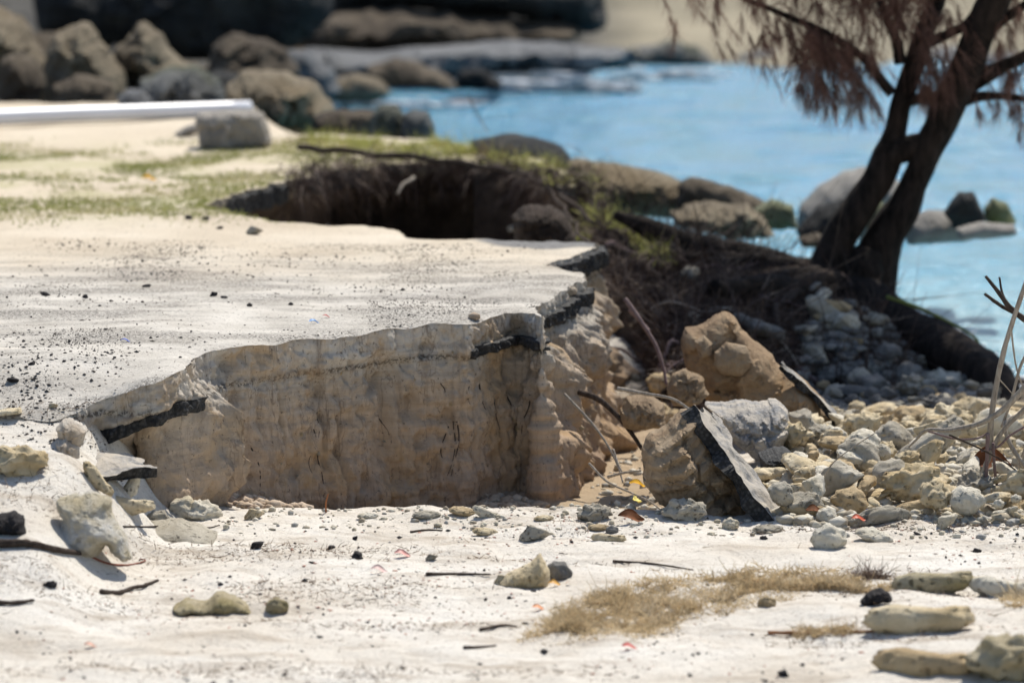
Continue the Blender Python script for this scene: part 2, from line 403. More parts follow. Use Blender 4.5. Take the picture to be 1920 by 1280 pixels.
# ------------------------------------------------------------------ ground shape
TOP = 0.0
def dip(x, y):
    return -0.2 * np.clip(15.6 - np.asarray(y, float), 0, 3.2) * (1 - sstep(-1.72, -1.28, x))
def PT(px, py):
    r = ray(px, py); D = np.arange(12, 34, 0.004); t = D / r[1]
    k = np.where(HC + r[2] * t <= dip(r[0] * t, D))[0][0]
    return np.array((r[0] * t[k], D[k]))
def top_z(x, y):
    p = v3(x, y)
    return dip(x, y) + 0.012 * fbm(p * 1.3, 3, 3) + 0.006 * fbm(p * 6.0, 5, 4) - 0.02 * sstep(19.6, 20.6, y) * sstep(-0.4, 0.2, x)
def beach_z(x, y):
    x = np.asarray(x, float); y = np.asarray(y, float)
    p = v3(x, y)
    crest = 15.42 - 0.10 * sstep(0.2, 1.2, x) + 0.10 * vnoise(v3(x * 1.7, x * 0), 8)
    z = -0.60 + 0 * x
    z = z + 0.015 * fbm(p * 1.1, 11, 3) + (0.013 * fbm(p * 5.5, 13, 4) + 0.005 * fbm(p * 17, 14, 3)) * (y < 24)
    # channel scoured between sand crest and cut face
    ch = sstep(crest, crest + 1.0, y) * sstep(-1.25, -0.75, x) * (1 - sstep(0.55, 1.0, x)) * (1 - sstep(19, 21, y))
    z = z - 0.22 * ch
    # cobble beach falling to the sea
    rb = sstep(0.55, 1.0, x)
    z = z - rb * (0.05 * np.clip(y - 15.4, 0, 5.5) + 0.12 * np.clip(y - 20.9, 0, 5))
    # ramp of sand running up onto the road
    rx = 1 - sstep(-1.80, -1.32, x + 0.06 * vnoise(p * 4, 21))
    z = z + rx * np.maximum(0, dip(np.minimum(x, -2.0), y) - 0.012 - z + 0.010 * fbm(p * 6, 23, 3)) * (y < 16)
    z = z + 0.07 * sstep(1.0, 1.35, x) * sstep(15.5, 16.4, y) * (1 - sstep(17.6, 19.0, y))
    # a low swell of sand in the near corner
    z = z + 0.05 * np.exp(-((x - 1.6) / 0.7) ** 2 - ((y - 13.0) / 0.7) ** 2)
    # sea bed and the land over the water
    lb = sstep(-0.35, 0.15, x + 0.047 * y)
    sea = sstep(21.5, 27, y) * np.where(y > 28.5, lb, sstep(-1.5, 0.2, x))
    z = z - 0.9 * sea
    left = (1 - lb) * sstep(29, 32, y)
    z = z - 0.15 * left
    far = sstep(46, 53, y + 0.9 * vnoise(p * 0.25, 31) + 0.6 * vnoise(p * 1.1, 32) + np.clip(-x, -2, 6) * 0.9)
    z = z * (1 - far) + far * (-0.80 + 0.10 * np.clip((y - 54) / 6, 0, 1) * 4 + 0.10 * np.clip(y - 60, 0, 70) + 0.08 * fbm(p * 0.5, 33, 4))
    return z
xs = np.concatenate([np.linspace(-400, -60, 12)[:-1], np.linspace(-60, -8, 40)[:-1], np.linspace(-8, -2.6, 40)[:-1], np.linspace(-2.6, 2.9, 190)[:-1],
                     np.linspace(2.9, 8, 40)[:-1], np.linspace(8, 60, 40)[:-1], np.linspace(60, 400, 12)])
ys = np.concatenate([np.linspace(-60, 8, 20)[:-1], np.linspace(8, 11, 12)[:-1], np.linspace(11, 20, 330)[:-1], np.linspace(20, 30, 80)[:-1], np.linspace(30, 64, 90)[:-1], np.linspace(64, 140, 30)[:-1], np.linspace(140, 900, 20)])
X, Y = np.meshgrid(xs, ys, indexing='ij')
Zb = beach_z(X, Y)
beach = link('beach_ground', mesh('beach_ground', np.stack([X, Y, Zb], -1).reshape(-1, 3), grid_faces(len(xs), len(ys)), SAND))
tag(beach, 'pale sun-bleached sand of the beach in front of the broken road', 'beach', kind='structure')

# ------------------------------------------------------------------ road terrace with its washed-out edge
edge_px = [(30, 778), (84, 792), (112, 790), (125, 776), (160, 757), (205, 740), (255, 726), (300, 712), (350, 696), (358, 668), (400, 660), (470, 650), (540, 640), (596, 634),
           (606, 635), (648, 630), (700, 622), (760, 612), (820, 607), (862, 606), (874, 609), (886, 603), (930, 592), (975, 585), (1003, 592), (1018, 600),
           (1008, 572), (1004, 560), (1040, 546), (1086, 528), (1098, 514), (1050, 506), (1018, 496), (1060, 481), (1118, 463), (1114, 447),
           (1040, 444), (960, 447), (900, 443), (840, 450), (790, 448), (756, 441), (746, 430), (700, 424), (620, 421), (560, 418), (480, 411), (430, 399), (376, 386),
           (404, 372), (480, 351), (540, 338), (600, 322), (660, 311), (720, 304), (800, 301), (880, 303), (950, 311), (1010, 326), (1062, 345),
           (1085, 325), (1030, 296), (930, 275), (820, 262), (700, 254), (560, 252), (520, 236), (480, 210)]
poly = [PT(a, b) for a, b in edge_px]
n_front_end = len(poly)
poly = [np.array((-7.0, 15.0)), np.array((-2.3, 14.95))] + poly + [np.array((-2.05, 31.2)), np.array((-7.0, 31.0))]
poly = np.array(poly)
def densify(pl, step, closed=True):
    out, tagi = [], []
    m = len(pl)
    for i in range(m if closed else m - 1):
        a, b = pl[i], pl[(i + 1) % m]
        k = max(1, int(np.linalg.norm(b - a) / (step if (2 <= i < len(pl) - 3) else 0.12)))
        for j in range(k):
            out.append(a + (b - a) * j / k); tagi.append(i + j / k)
    return np.array(out), np.array(tagi)
E, Ei = densify(poly, 0.0095)
nE = len(E)
def circ_smooth(a, k):
    r = a.copy()
    for _ in range(k):
        r = 0.25 * np.roll(r, 1, 0) + 0.5 * r + 0.25 * np.roll(r, -1, 0)
    return r
Es = circ_smooth(E, 10)
nrm = np.roll(Es, -10, 0) - np.roll(Es, 10, 0)
nrm = np.stack([nrm[:, 1], -nrm[:, 0]], 1)
area = 0.5 * np.sum(Es[:, 0] * np.roll(Es[:, 1], -1) - np.roll(Es[:, 0], -1) * Es[:, 1])
if area < 0: nrm = -nrm
nrm /= np.linalg.norm(nrm, axis=1)[:, None] + 1e-9
nrm = circ_smooth(nrm, 28); nrm /= np.linalg.norm(nrm, axis=1)[:, None] + 1e-9
ragged = ((Ei > 2.5) & (Ei < len(poly) - 4)).astype(float)
ragged = circ_smooth(ragged, 8)
rgh = 1 + 1.2 * ((Ei > 51) & (Ei < 63))
E = Es + nrm * (ragged * rgh * (0.026 * fbm(v3(Es[:, 0] * 3, Es[:, 1] * 3), 41, 3) + 0.011 * fbm(v3(Es[:, 0] * 14, Es[:, 1] * 14), 42, 4, 0.6)))[:, None]
Eb = circ_smooth(E, 200)
I0 = 2   # polygon index of edge_px[0]
def idx(i): return i + I0
# interior points
rng = np.random.default_rng(4)
def inside(pts, pl):
    x, y = pts[:, 0], pts[:, 1]
    c = np.zeros(len(pts), bool)
    j = len(pl) - 1
    for i in range(len(pl)):
        xi, yi = pl[i]; xj, yj = pl[j]
        hit = ((yi > y) != (yj > y)) & (x < (xj - xi) * (y - yi) / (yj - yi + 1e-12) + xi)
        c ^= hit; j = i
    return c
def jit(x0, x1, y0, y1, s):
    gx, gy = np.meshgrid(np.arange(x0, x1, s), np.arange(y0, y1, s), indexing='ij')
    g = np.stack([gx.ravel(), gy.ravel()], 1)
    return g + rng.uniform(-0.3, 0.3, g.shape) * s
pts = np.concatenate([jit(-2.3, 0.6, 13.8, 18.5, 0.05), jit(-2.6, 0.6, 18.5, 26, 0.085), jit(-2.9, 0.6, 26, 31, 0.16), jit(-7, -2.6, 13.8, 31, 0.4)])
pts = pts[inside(pts, E[::3])]
def mindist(pts, bd):
    d = np.full(len(pts), 1e9)
    for k in range(0, len(bd), 400):
        q = bd[k:k + 400]
        d = np.minimum(d, np.sqrt(((pts[:, None, :] - q[None]) ** 2).sum(-1)).min(1))
    return d
dE = mindist(pts, E)
pts = pts[dE > 0.018]
allp = np.concatenate([E, pts])
cdt = mgeo.delaunay_2d_cdt([Vector((float(a), float(b))) for a, b in allp], [], [list(range(nE))] , 1, 1e-6)
VV = np.array([(v.x, v.y) for v in cdt[0]])
TF = np.array([f for f in cdt[2] if len(f) == 3], np.int32)
dd = mindist(VV, E)
zz = top_z(VV[:, 0], VV[:, 1])
lip = np.exp(-(dd / 0.026) ** 2)
rg = 0.5 + 0.5 * vnoise(v3(VV[:, 0] * 9, VV[:, 1] * 9), 44)
zz = zz - lip * 0.018 * rg + 0.008 * np.exp(-((dd - 0.10) / 0.06) ** 2) * rg
road = link('road', mesh('road', np.column_stack([VV, zz]), TF, ROAD))
tag(road, 'undermined road of dusty pavement under drifted sand, broken off in a low cliff', 'road', kind='structure')
Ez = top_z(E[:, 0], E[:, 1]) - 0.018 * (0.5 + 0.5 * vnoise(v3(E[:, 0] * 9, E[:, 1] * 9), 44))

# sections along the edge
def band(i0, i1, soft=0.7):
    return sstep(idx(i0) - soft, idx(i0) + soft, Ei) * (1 - sstep(idx(i1) - soft, idx(i1) + soft, Ei))
alcove = band(3, 8, 0.8)
rightend = band(25, 35, 0.8)
gully = band(36, 59, 0.8)
cave = band(54, 58, 1.6)
nose = np.exp(-((Ei - idx(9.15)) / 0.55) ** 2)
DEPTH = 1.0
def offset(k, h):
    """outward offset of the cut face at edge sample(s) k and depth h below the rim"""
    x, y = E[k, 0], E[k, 1]
    p = np.stack([x, y, -h + 0 * x], -1)
    big = fbm(p * np.array((3.0, 3.0, 2.2)), 51, 4)
    vert = fbm(p * np.array((7.0, 7.0, 1.3)), 52, 4) + 0.35 * np.minimum(0, ridge(p * np.array((3.1, 3.1, 0.9)), 55, 2))
    strat = fbm(p * np.array((2.5, 2.5, 34.0)), 53, 3)
    fine = fbm(p * 26.0, 54, 3)
    cap = sstep(0.0, 0.03, h) * (1 - sstep(0.10, 0.14, h))
    o = 0.004 * cap
    body = sstep(0.10, 0.26, h)
    o = o - 0.012 * sstep(0.11, 0.16, h) + 0.05 * sstep(0.30, 0.9, h)
    chip = np.maximum(0, fbm(p * np.array((11.0, 11.0, 9.0)), 56, 3) - 0.25)
    fis = np.maximum(0, ridge(np.stack([p[..., 0] * 3.4 + p[..., 1] * 2.0, p[..., 2] * 0.55, 0 * h + 3.0], -1), 68, 2) - 0.95)
    led = ridge(p * np.array((1.6, 1.6, 8.0)) + 0.4 * vnoise(p * 3, 69)[..., None], 70, 3)
    o = o - 0.16 * fis * body + 0.014 * led * sstep(0.04, 0.14, h)
    o = o + body * (0.046 * big + 0.022 * vert) + 0.007 * strat * sstep(0.02, 0.1, h) + 0.009 * fine - 0.06 * chip * sstep(0.0, 0.04, h)
    o = o + 0.007 * fbm(p * 55.0, 59, 3, 0.7) + 0.007 * body * fbm(p * np.array((30.0, 30.0, 6.0)), 67, 3, 0.6) + 0.010 * cap * fbm(p * np.array((20.0, 20.0, 24.0)), 60, 3)
    o = o + nose[k] * sstep(0.08, 0.24, h) * (1 - 0.8 * sstep(0.42, 0.7, h)) * (0.15 + 0.06 * big + 0.03 * fbm(p * 14, 66, 3))
    o = o - alcove[k] * 0.20 * sstep(0.10, 0.26, h) * (1 - 0.7 * sstep(0.35, 0.6, h))
    lump = np.clip(fbm(p * np.array((2.4, 2.4, 2.6)), 57, 4), -0.6, 1.2)
    o = o + rightend[k] * sstep(0.05, 0.3, h) * (0.07 + 0.12 * lump + 0.05 * ridge(p * 6.0, 58, 3)) * 1.0
    o = o - gully[k] * sstep(0.06, 0.32, h) * (0.22 + 0.08 * big) - cave[k] * 0.4 * sstep(0.05, 0.25, h)
    return o
hs = np.concatenate([np.linspace(0, 0.24, 30)[:-1], np.linspace(0.24, DEPTH, 68)])
K, H = np.meshgrid(np.arange(nE), hs, indexing='ij')
def face_point(k, h, extra=0.0):
    o = offset(k, h) + extra
    m = 0.85 * sstep(0.08, 0.30, h) * (1 - gully[k])
    bx_, by_ = E[k, 0] * (1 - m) + Eb[k, 0] * m, E[k, 1] * (1 - m) + Eb[k, 1] * m
    return np.stack([bx_ + nrm[k, 0] * o, by_ + nrm[k, 1] * o, Ez[k] - h], -1)
FV = face_point(K.ravel(), H.ravel())
i = np.arange(nE)[:, None] * len(hs) + np.arange(len(hs) - 1)[None]
j = ((np.arange(nE) + 1) % nE)[:, None] * len(hs) + np.arange(len(hs) - 1)[None]
FF = np.stack([i.ravel(), i.ravel() + 1, j.ravel() + 1, j.ravel()], 1)
if area < 0: FF = FF[:, ::-1]
cut = link('cut_face', mesh('cut_face', FV, FF, CUT), road)
cut['label'] = 'crumbling layered sand face of the washed-out road edge'

def edge_range(i0, i1):
    return np.where((Ei >= idx(i0)) & (Ei <= idx(i1)))[0]
def asphalt_strip(i0, i1, h0, h1, out, seed):
    k = edge_range(i0, i1)
    n = len(k)
    t = np.linspace(0, 1, n)
    taper = np.minimum(1, np.minimum(t, 1 - t) * 22 + 0.3)
    rn = fbm(v3(E[k, 0] * 14, E[k, 1] * 14), seed, 3)
    rn2 = fbm(v3(E[k, 0] * 30, E[k, 1] * 30, 4.0), seed + 3, 3)
    rows = []
    mid = (h0 + h1) / 2; half = (h1 - h0) / 2
    for a, o in ((-1.0, -0.10), (-1.0, 0.95), (-0.6, 1.0), (-0.2, 1.0), (0.3, 1.0), (0.7, 0.95), (1.0, 0.8), (1.0, -0.10)):
        h = mid + a * half * taper + 0.008 * rn * (1 if a > 0 else 0.5) + 0.004 * rn2
        ro = fbm(np.stack([E[k, 0] * 28, E[k, 1] * 28, h * 40], -1), seed + 9, 3)
        ex = (out + 0.014 * ro) * o * taper - (0.06 if o < 0 else 0)
        rows.append(face_point(k, np.full(n, mid) + (h - mid) * 0 , ex) * np.array((1, 1, 0)) + np.stack([0 * h, 0 * h, Ez[k] - h], -1))
    V = np.stack(rows, 1).reshape(-1, 3)
    return link('asphalt_layer', mesh('asphalt_layer', V, grid_faces(n, 8), ASPH, smooth=False), road)
asphalt_strip(3.9, 8.5, 0.125, 0.180, 0.055, 61)
asphalt_strip(20.2, 24.9, 0.105, 0.150, 0.030, 62)
asphalt_strip(26.8, 29.9, 0.055, 0.115, 0.035, 63)
asphalt_strip(32.3, 35.0, 0.015, 0.105, 0.05, 64)
asphalt_strip(49.2, 50.9, 0.02, 0.13, 0.03, 65)

def tube(path, radii, seg=8, seed=0, rough=0.0, cap=True):
    path = np.asarray(path, float); radii = np.asarray(radii, float)
    n = len(path)
    T = np.gradient(path, axis=0); T /= np.linalg.norm(T, axis=1)[:, None] + 1e-9
    up = np.array((0.31, 0.22, 0.92)) if abs(T[:, 2]).mean() < 0.85 else np.array((0.9, 0.4, 0.1))
    A = np.cross(T, up); A /= np.linalg.norm(A, axis=1)[:, None] + 1e-9
    B = np.cross(T, A)
    th = np.linspace(0, 2 * math.pi, seg, endpoint=False)
    ring = A[:, None, :] * np.cos(th)[None, :, None] + B[:, None, :] * np.sin(th)[None, :, None]
    R = np.repeat(radii[:, None], seg, 1)
    V = path[:, None, :] + ring * R[..., None]
    if rough:
        q = V / (radii.max() * 1.2)
        R = R * (1 + rough * fbm(q, seed, 3) + rough * 0.6 * ridge(np.stack([ring[..., 0] * 3.5, ring[..., 1] * 3.5, V[..., 2] * 1.3 / max(radii.max(), 1e-3) * 0.25], -1), seed + 2, 2))
        V = path[:, None, :] + ring * R[..., None]
    V = V.reshape(-1, 3)
    i = np.arange(n - 1)[:, None] * seg + np.arange(seg)[None]
    j = np.arange(n - 1)[:, None] * seg + (np.arange(seg)[None] + 1) % seg
    F = np.stack([i.ravel(), j.ravel(), j.ravel() + seg, i.ravel() + seg], 1)
    caps = []
    if cap:
        V = np.concatenate([V, path[:1], path[-1:]])
        a, b = len(V) - 2, len(V) - 1
        s = np.arange(seg); e = (s + 1) % seg; o = (n - 1) * seg
        caps = np.concatenate([np.stack([np.full(seg, a), e, s], 1), np.stack([np.full(seg, b), o + s, o + e], 1)])
    return V, F, caps
def spline(pts, k=8):
    pts = np.asarray(pts, float)
    q = np.concatenate([[2 * pts[0] - pts[1]], pts, [2 * pts[-1] - pts[-2]]])
    out = []
    for i in range(1, len(q) - 2):
        for t in np.arange(k) / k:
            out.append(0.5 * (2 * q[i] + (q[i + 1] - q[i - 1]) * t + (2 * q[i - 1] - 5 * q[i] + 4 * q[i + 1] - q[i + 2]) * t * t + (3 * q[i] - q[i - 1] - 3 * q[i + 1] + q[i + 2]) * t ** 3))
    out.append(q[-2])
    return np.array(out)
def join(parts):
    V, Q, Tn, o = [], [], [], 0
    for v, f, c in parts:
        V.append(v); Q.append(np.asarray(f) + o)
        if len(c): Tn.append(np.asarray(c) + o)
        o += len(v)
    return np.concatenate(V), ([np.concatenate(Q)] + ([np.concatenate(Tn)] if Tn else []))
def twig(name, pts3, r0, r1, mat, parent=None, seg=7, rough=0.12, seed=1, wob=0.0):
    p = spline(pts3, 7)
    if wob:
        p = p + wob * np.stack([fbm(p * 6, seed + q, 2) for q in (0, 10, 20)], -1)
    v, f, c = tube(p, np.linspace(r0, r1, len(p)), seg, seed, rough)
    return link(name, mesh(name, v, [f, c], mat), parent)

asphalt_strip(51.2, 53.2, 0.03, 0.12, 0.03, 66)
# dark roots that hang in and out of the cut face
rr = random.Random(5)
for q in range(16):
    i0 = rr.uniform(9.2, 24.5)
    k = edge_range(i0, i0 + 0.25)
    if len(k) < 3: k = edge_range(i0 - 0.3, i0 + 0.4)
    kk = int(k[len(k) // 2]); h0 = rr.uniform(0.24, 0.5); L = rr.uniform(0.08, 0.28)
    m = 9; path = []
    for t in range(m):
        ks = (kk + int(round(2.2 * math.sin(t * 0.55 + q) + rr.uniform(-0.6, 0.6)))) % nE
        path.append(face_point(np.array([ks]), np.array([h0 + L * t / (m - 1)]), -0.001)[0])
    path = np.array(path)
    for _ in range(2): path[1:-1] = 0.25 * path[:-2] + 0.5 * path[1:-1] + 0.25 * path[2:]
    pth = spline(path, 3)
    v, f, c = tube(pth, np.linspace(rr.uniform(0.0025, 0.005), 0.001, len(pth)), 5)
    link('root', mesh('root', v, [f, c], TWIG_DARK), road)

# ------------------------------------------------------------------ bank of dark soil between the road and the tree
RX = [-0.4, 0.05, 0.33, 0.55, 0.9, 1.3, 1.7, 2.0, 2.4, 2.8]
RYv = [25.3, 25.1, 24.2, 23.6, 22.9, 22.7, 22.5, 22.4, 21.9, 21.5]
RZv = [-0.02, 0.0, -0.05, -0.11, -0.21, -0.32, -0.42, -0.52, -0.78, -0.95]
def bank_z(x, y):
    x = np.asarray(x, float); y = np.asarray(y, float)
    yr, zr = np.interp(x, RX, RYv), np.interp(x, RX, RZv)
    d = yr - y
    slope = np.interp(x, [0.3, 1.0, 1.6, 2.4], [0.10, 0.105, 0.08, 0.05])
    front = zr - slope * np.clip(d, 0, 9)
    z = np.where(d > 0, front, zr + 0.45 * d)
    lx = 0.30 + 0.30 * sstep(21.6, 20.4, y)           # left foot: gully, then the road's end wall
    gz = 1 - sstep(0.12, 0.4, d)
    z = z - (1 - sstep(lx - 0.12, lx + 0.22, x)) * 1.1 * (1 - gz) * (d > 0)
    z = z - 0.5 * sstep(1.25, 1.75, x) * sstep(21.5, 19.5, y) - 0.8 * sstep(19.4, 18.4, y)
    p = v3(x, y)
    return z + 0.055 * fbm(p * 2.5, 71, 4) + 0.03 * fbm(p * 11, 72, 3)
bx, by = np.linspace(-0.25, 2.9, 150), np.linspace(18.0, 27.5, 260)
BX, BY = np.meshgrid(bx, by, indexing='ij')
bank = link('bank_ground', mesh('bank_ground', np.stack([BX, BY, bank_z(BX, BY)], -1).reshape(-1, 3), grid_faces(150, 260), SOIL))
tag(bank, 'dark soil bank sloping from the road end down to the tree', 'bank', kind='structure')

def on_road(x, y):
    return inside(np.column_stack([np.atleast_1d(x), np.atleast_1d(y)]), E[::8])
def ground(x, y):
    x = np.atleast_1d(np.asarray(x, float)); y = np.atleast_1d(np.asarray(y, float))
    z = beach_z(x, y)
    bz = bank_z(x, y)
    z = np.where((x > -0.2) & (x < 2.85) & (y > 18.1) & (y < 27.4), np.maximum(z, bz), z)
    r = on_road(x, y)
    return np.where(r, np.maximum(top_z(x, y), z), z)
HD = np.arange(9, 62, 0.05)
def hit(px, py):
    """walk the pixel ray to the ground"""
    r = ray(px, py); t = HD / r[1]
    x, z = r[0] * t, HC + r[2] * t
    m = (z < 0.15) & (z > -1.3)
    g = ground(x[m], HD[m]); k = np.where(z[m] <= g)[0]
    if len(k) == 0: return P(px, py, 60)
    k = k[0]
    if g[k] - z[m][k] > 0.08 and k > 3: k -= 3
    return np.array((x[m][k], HD[m][k], g[k]))

# ------------------------------------------------------------------ sea
wx = np.concatenate([np.linspace(-80, -8, 12)[:-1], np.linspace(-8, 10, 150)[:-1], np.linspace(10, 80, 12)])
wy = np.linspace(18.8, 57, 330)
WX, WY = np.meshgrid(wx, wy, indexing='ij')
amp = 0.04 * sstep(20, 24, WY)
WZ = -0.94 + amp * (fbm(v3(WX * 0.9, WY * 1.6), 81, 3)) + 0.007 * fbm(v3(WX * 4, WY * 6), 82, 2)
sea = link('sea', mesh('sea', np.stack([WX, WY, WZ], -1).reshape(-1, 3), grid_faces(len(wx), len(wy)), m_water()))
tag(sea, 'bright turquoise sea water of the small bay', 'sea', kind='structure')

# ------------------------------------------------------------------ rocks from an outline with real depth
def crag(pts, size, seed, k, amp):
    """fractured cells: each with its own step and tilt"""
    g = np.random.default_rng(seed * 31 + k)
    lo, hi = pts.min(0), pts.max(0)
    cs = g.uniform(0, 1, (k, pts.shape[1])) * (hi - lo) + lo
    off = g.uniform(-1, 1, k); til = g.normal(0, 1.1, (k, pts.shape[1])) / size
    d = ((pts[:, None] - cs[None]) ** 2).sum(-1)
    i = d.argmin(1)
    return amp * size * (off[i] * 0.6 + ((pts - cs[i]) * til[i]).sum(1))
def inflate(name, outline, D, depth, mat, seed=1, rough=0.06, step=None, facet=0.0, label=None, cat='boulder', group=None, parent=None, flat=0.0, layered=0.0, up=0.0):
    pl = np.array([P(a, b, D) for a, b in outline])
    c = pl.mean(0); w = np.ptp(pl[:, 0]); hgt = np.ptp(pl[:, 2]); size = max(w, hgt)
    step = step or size / (58 if D < 19 else 36)
    p2 = pl[:, (0, 2)]
    out = []
    m = len(p2)
    for i in range(m):
        a, b = p2[i], p2[(i + 1) % m]; k = max(1, int(np.linalg.norm(b - a) / step))
        for j in range(k): out.append(a + (b - a) * j / k)
    B = np.array(out)
    B = circ_smooth(B, 2)
    B = B + 0.5 * rough * size * np.stack([fbm(v3(B[:, 0], B[:, 1], seed) * 6 / size, seed + 1, 4, 0.6), fbm(v3(B[:, 0], B[:, 1], seed + 9) * 6 / size, seed + 2, 4, 0.6)], 1) * 0.75
    gx, gy = np.meshgrid(np.arange(B[:, 0].min(), B[:, 0].max(), step), np.arange(B[:, 1].min(), B[:, 1].max(), step), indexing='ij')
    g = np.stack([gx.ravel(), gy.ravel()], 1)
    g = g + np.random.default_rng(seed).uniform(-0.25, 0.25, g.shape) * step
    g = g[inside(g, B)]
    g = g[mindist(g, B) > step * 0.55]
    A = np.concatenate([B, g])
    r = mgeo.delaunay_2d_cdt([Vector((float(u), float(v))) for u, v in A], [], [list(range(len(B)))], 1, 1e-7)
    V2 = np.array([(v.x, v.y) for v in r[0]]); T = np.array([f for f in r[2] if len(f) == 3], np.int32)
    d = mindist(V2, B); d[d < 1e-6] = 0
    R = d.max() if d.max() > 0 else 1
    t = np.clip(d / (R * (1 - flat)), 0, 1)
    prof = np.sqrt(np.clip(1 - (1 - t) ** 2, 0, 1))
    def side(sg):
        q = v3(V2[:, 0], V2[:, 1], sg * 3.7 + seed) / size
        n = fbm(q * 3.4, seed + 5, 5, 0.6) + 0.6 * ridge(q * 4.5, seed + 6, 4)
        if facet:
            pass
        wp = V2 + 0.05 * size * np.stack([fbm(q * 5, seed + 11, 3), fbm(q * 5, seed + 12, 3)], 1)
        n = n * rough * size
        if facet: n = n + crag(wp, size, seed + int(sg > 0), 16, 0.11 * facet) + crag(wp, size, seed + 50 + int(sg > 0), 60, 0.05 * facet)
        y = prof * depth * 0.5 * (1 + 0.3 * vnoise(q * 1.6, seed + 3)) + n * np.minimum(1, t * 3)
        if layered:
            zz_ = V2[:, 1] - 0.55 * V2[:, 0]
            y = y + layered * np.minimum(1, t * 4) * (np.abs(((zz_ / (0.055) + 1.3 * vnoise(q * 2, seed + 4)) % 1) - 0.5) * 2 - 0.5)
        y = np.maximum(y, 0)
        return y
    yf, yb = side(-1), side(1)
    bd = d == 0
    lean = up * (V2[:, 1] - V2[:, 1].min())
    Vf = np.column_stack([V2[:, 0], D - yf + lean, V2[:, 1]]); Vb = np.column_stack([V2[:, 0], D + yb + lean, V2[:, 1]])
    remap = np.arange(len(V2)) + len(V2); remap[bd] = np.where(bd)[0]
    V = np.concatenate([Vf, Vb]) - c
    F = np.concatenate([T, remap[T][:, ::-1]])
    # orient outward: front faces look to -y
    a, b_, c_ = V[F[0, 0]], V[F[0, 1]], V[F[0, 2]]
    if np.cross(b_ - a, c_ - a)[1] > 0: F = F[:, ::-1]
    o = link(name, mesh(name, V, F, mat, smooth=not facet), parent, loc=c)
    if label: tag(o, label, cat, group)
    return o

G_BRK = 'boulders of the old breakwater'
inflate('boulder', [(-90, 20), (0, 8), (45, 45), (80, 95), (98, 130), (90, 225), (-90, 228)], 34, 1.3, R_TAN, 11, 0.08, facet=1.7, label='large brown boulder at the outer end of the breakwater, behind the pipe', group=G_BRK)
inflate('boulder', [(80, 92), (105, 58), (150, 38), (188, 62), (212, 105), (240, 150), (232, 215), (85, 220)], 33.2, 1.0, R_TAN, 12, 0.09, facet=1.7, label='peaked tan boulder with an ochre top above the white pipe', group=G_BRK)
inflate('boulder', [(200, 115), (232, 72), (264, 42), (300, 62), (332, 102), (358, 130), (350, 210), (205, 215)], 33.8, 0.9, R_TAN, 13, 0.09, facet=1.7, label='pointed brown-grey boulder beside the peaked tan one', group=G_BRK)
inflate('boulder', [(0, 110), (40, 95), (75, 120), (85, 165), (60, 215), (-10, 215)], 32.2, 0.7, R_BROWN, 14, 0.07, facet=0.5, label='dark hollowed boulder low behind the pipe', group=G_BRK)
inflate('boulder', [(100, 160), (150, 140), (205, 150), (225, 190), (220, 222), (95, 222)], 31.8, 0.6, R_BROWN, 15, 0.07, label='low dark brown boulder under the peaked tan one', group=G_BRK)
inflate('boulder', [(262, 150), (305, 126), (368, 122), (412, 148), (428, 190), (424, 222), (260, 222)], 31.6, 0.8, R_GREY, 16, 0.05, facet=1.0, label='smooth grey-green boulder behind the pipe end', group=G_BRK)
inflate('boulder', [(222, 182), (240, 167), (268, 168), (284, 188), (286, 215), (222, 215)], 30.9, 0.3, R_LEDGE, 17, 0.05, label='small pale grey stone just behind the pipe', group=G_BRK)
inflate('boulder', [(390, 130), (402, 78), (440, 58), (492, 74), (540, 96), (565, 140), (490, 200), (398, 195)], 38, 1.0, R_BROWN, 18, 0.08, facet=1.4, label='rounded dark brown boulder behind the pipe end', group=G_BRK)
inflate('boulder', [(422, 165), (462, 132), (540, 132), (588, 158), (622, 195), (640, 245), (530, 275), (430, 270)], 31, 0.9, R_TAN, 19, 0.08, facet=1.4, label='lumpy grey-brown boulder rising behind the concrete block', group=G_BRK)
inflate('boulder', [(520, 100), (580, 95), (625, 130), (640, 175), (600, 190), (540, 150)], 41, 0.9, R_LEDGE, 20, 0.07, facet=0.4, label='grey rock slab between the breakwater and the water', group=G_BRK)
inflate('boulder', [(588, 215), (640, 203), (706, 207), (708, 275), (585, 275)], 29.2, 0.5, R_BROWN, 21, 0.05, facet=0.4, label='squat dark brown block at the tip of the breakwater', group=G_BRK)
inflate('boulder', [(698, 212), (713, 196), (744, 196), (758, 214), (764, 275), (700, 275)], 28.6, 0.4, R_GREY, 22, 0.04, facet=0.4, label='upright grey block at the tip of the breakwater', group=G_BRK)
inflate('boulder', [(754, 214), (775, 205), (803, 208), (812, 225), (822, 275), (752, 275)], 28.4, 0.4, R_GREY, 23, 0.04, facet=0.4, label='last grey block of the breakwater, pale on top, against the water', group=G_BRK)
G_SEA = 'rocks at the edge of the water'
inflate('boulder', [(880, 262), (950, 251), (1010, 258), (1055, 275), (1076, 300), (1080, 330), (1000, 345), (900, 330)], 26.2, 0.7, R_DARK, 24, 0.04, label='low black-green rock behind the grass of the rim', group=G_SEA)
inflate('boulder', [(1050, 345), (1064, 300), (1110, 297), (1170, 310), (1235, 322), (1282, 340), (1300, 372), (1270, 405), (1150, 405)], 26, 0.8, R_TAN, 25, 0.05, facet=1.0, label='broad flat tan-grey rock at the foot of the bank', group=G_SEA)
inflate('boulder', [(1268, 350), (1292, 330), (1350, 342), (1410, 364), (1446, 386), (1440, 405), (1280, 400)], 25.6, 0.5, R_BROWN, 26, 0.04, label='dark wedge-shaped rock sloping into the water', group=G_SEA)
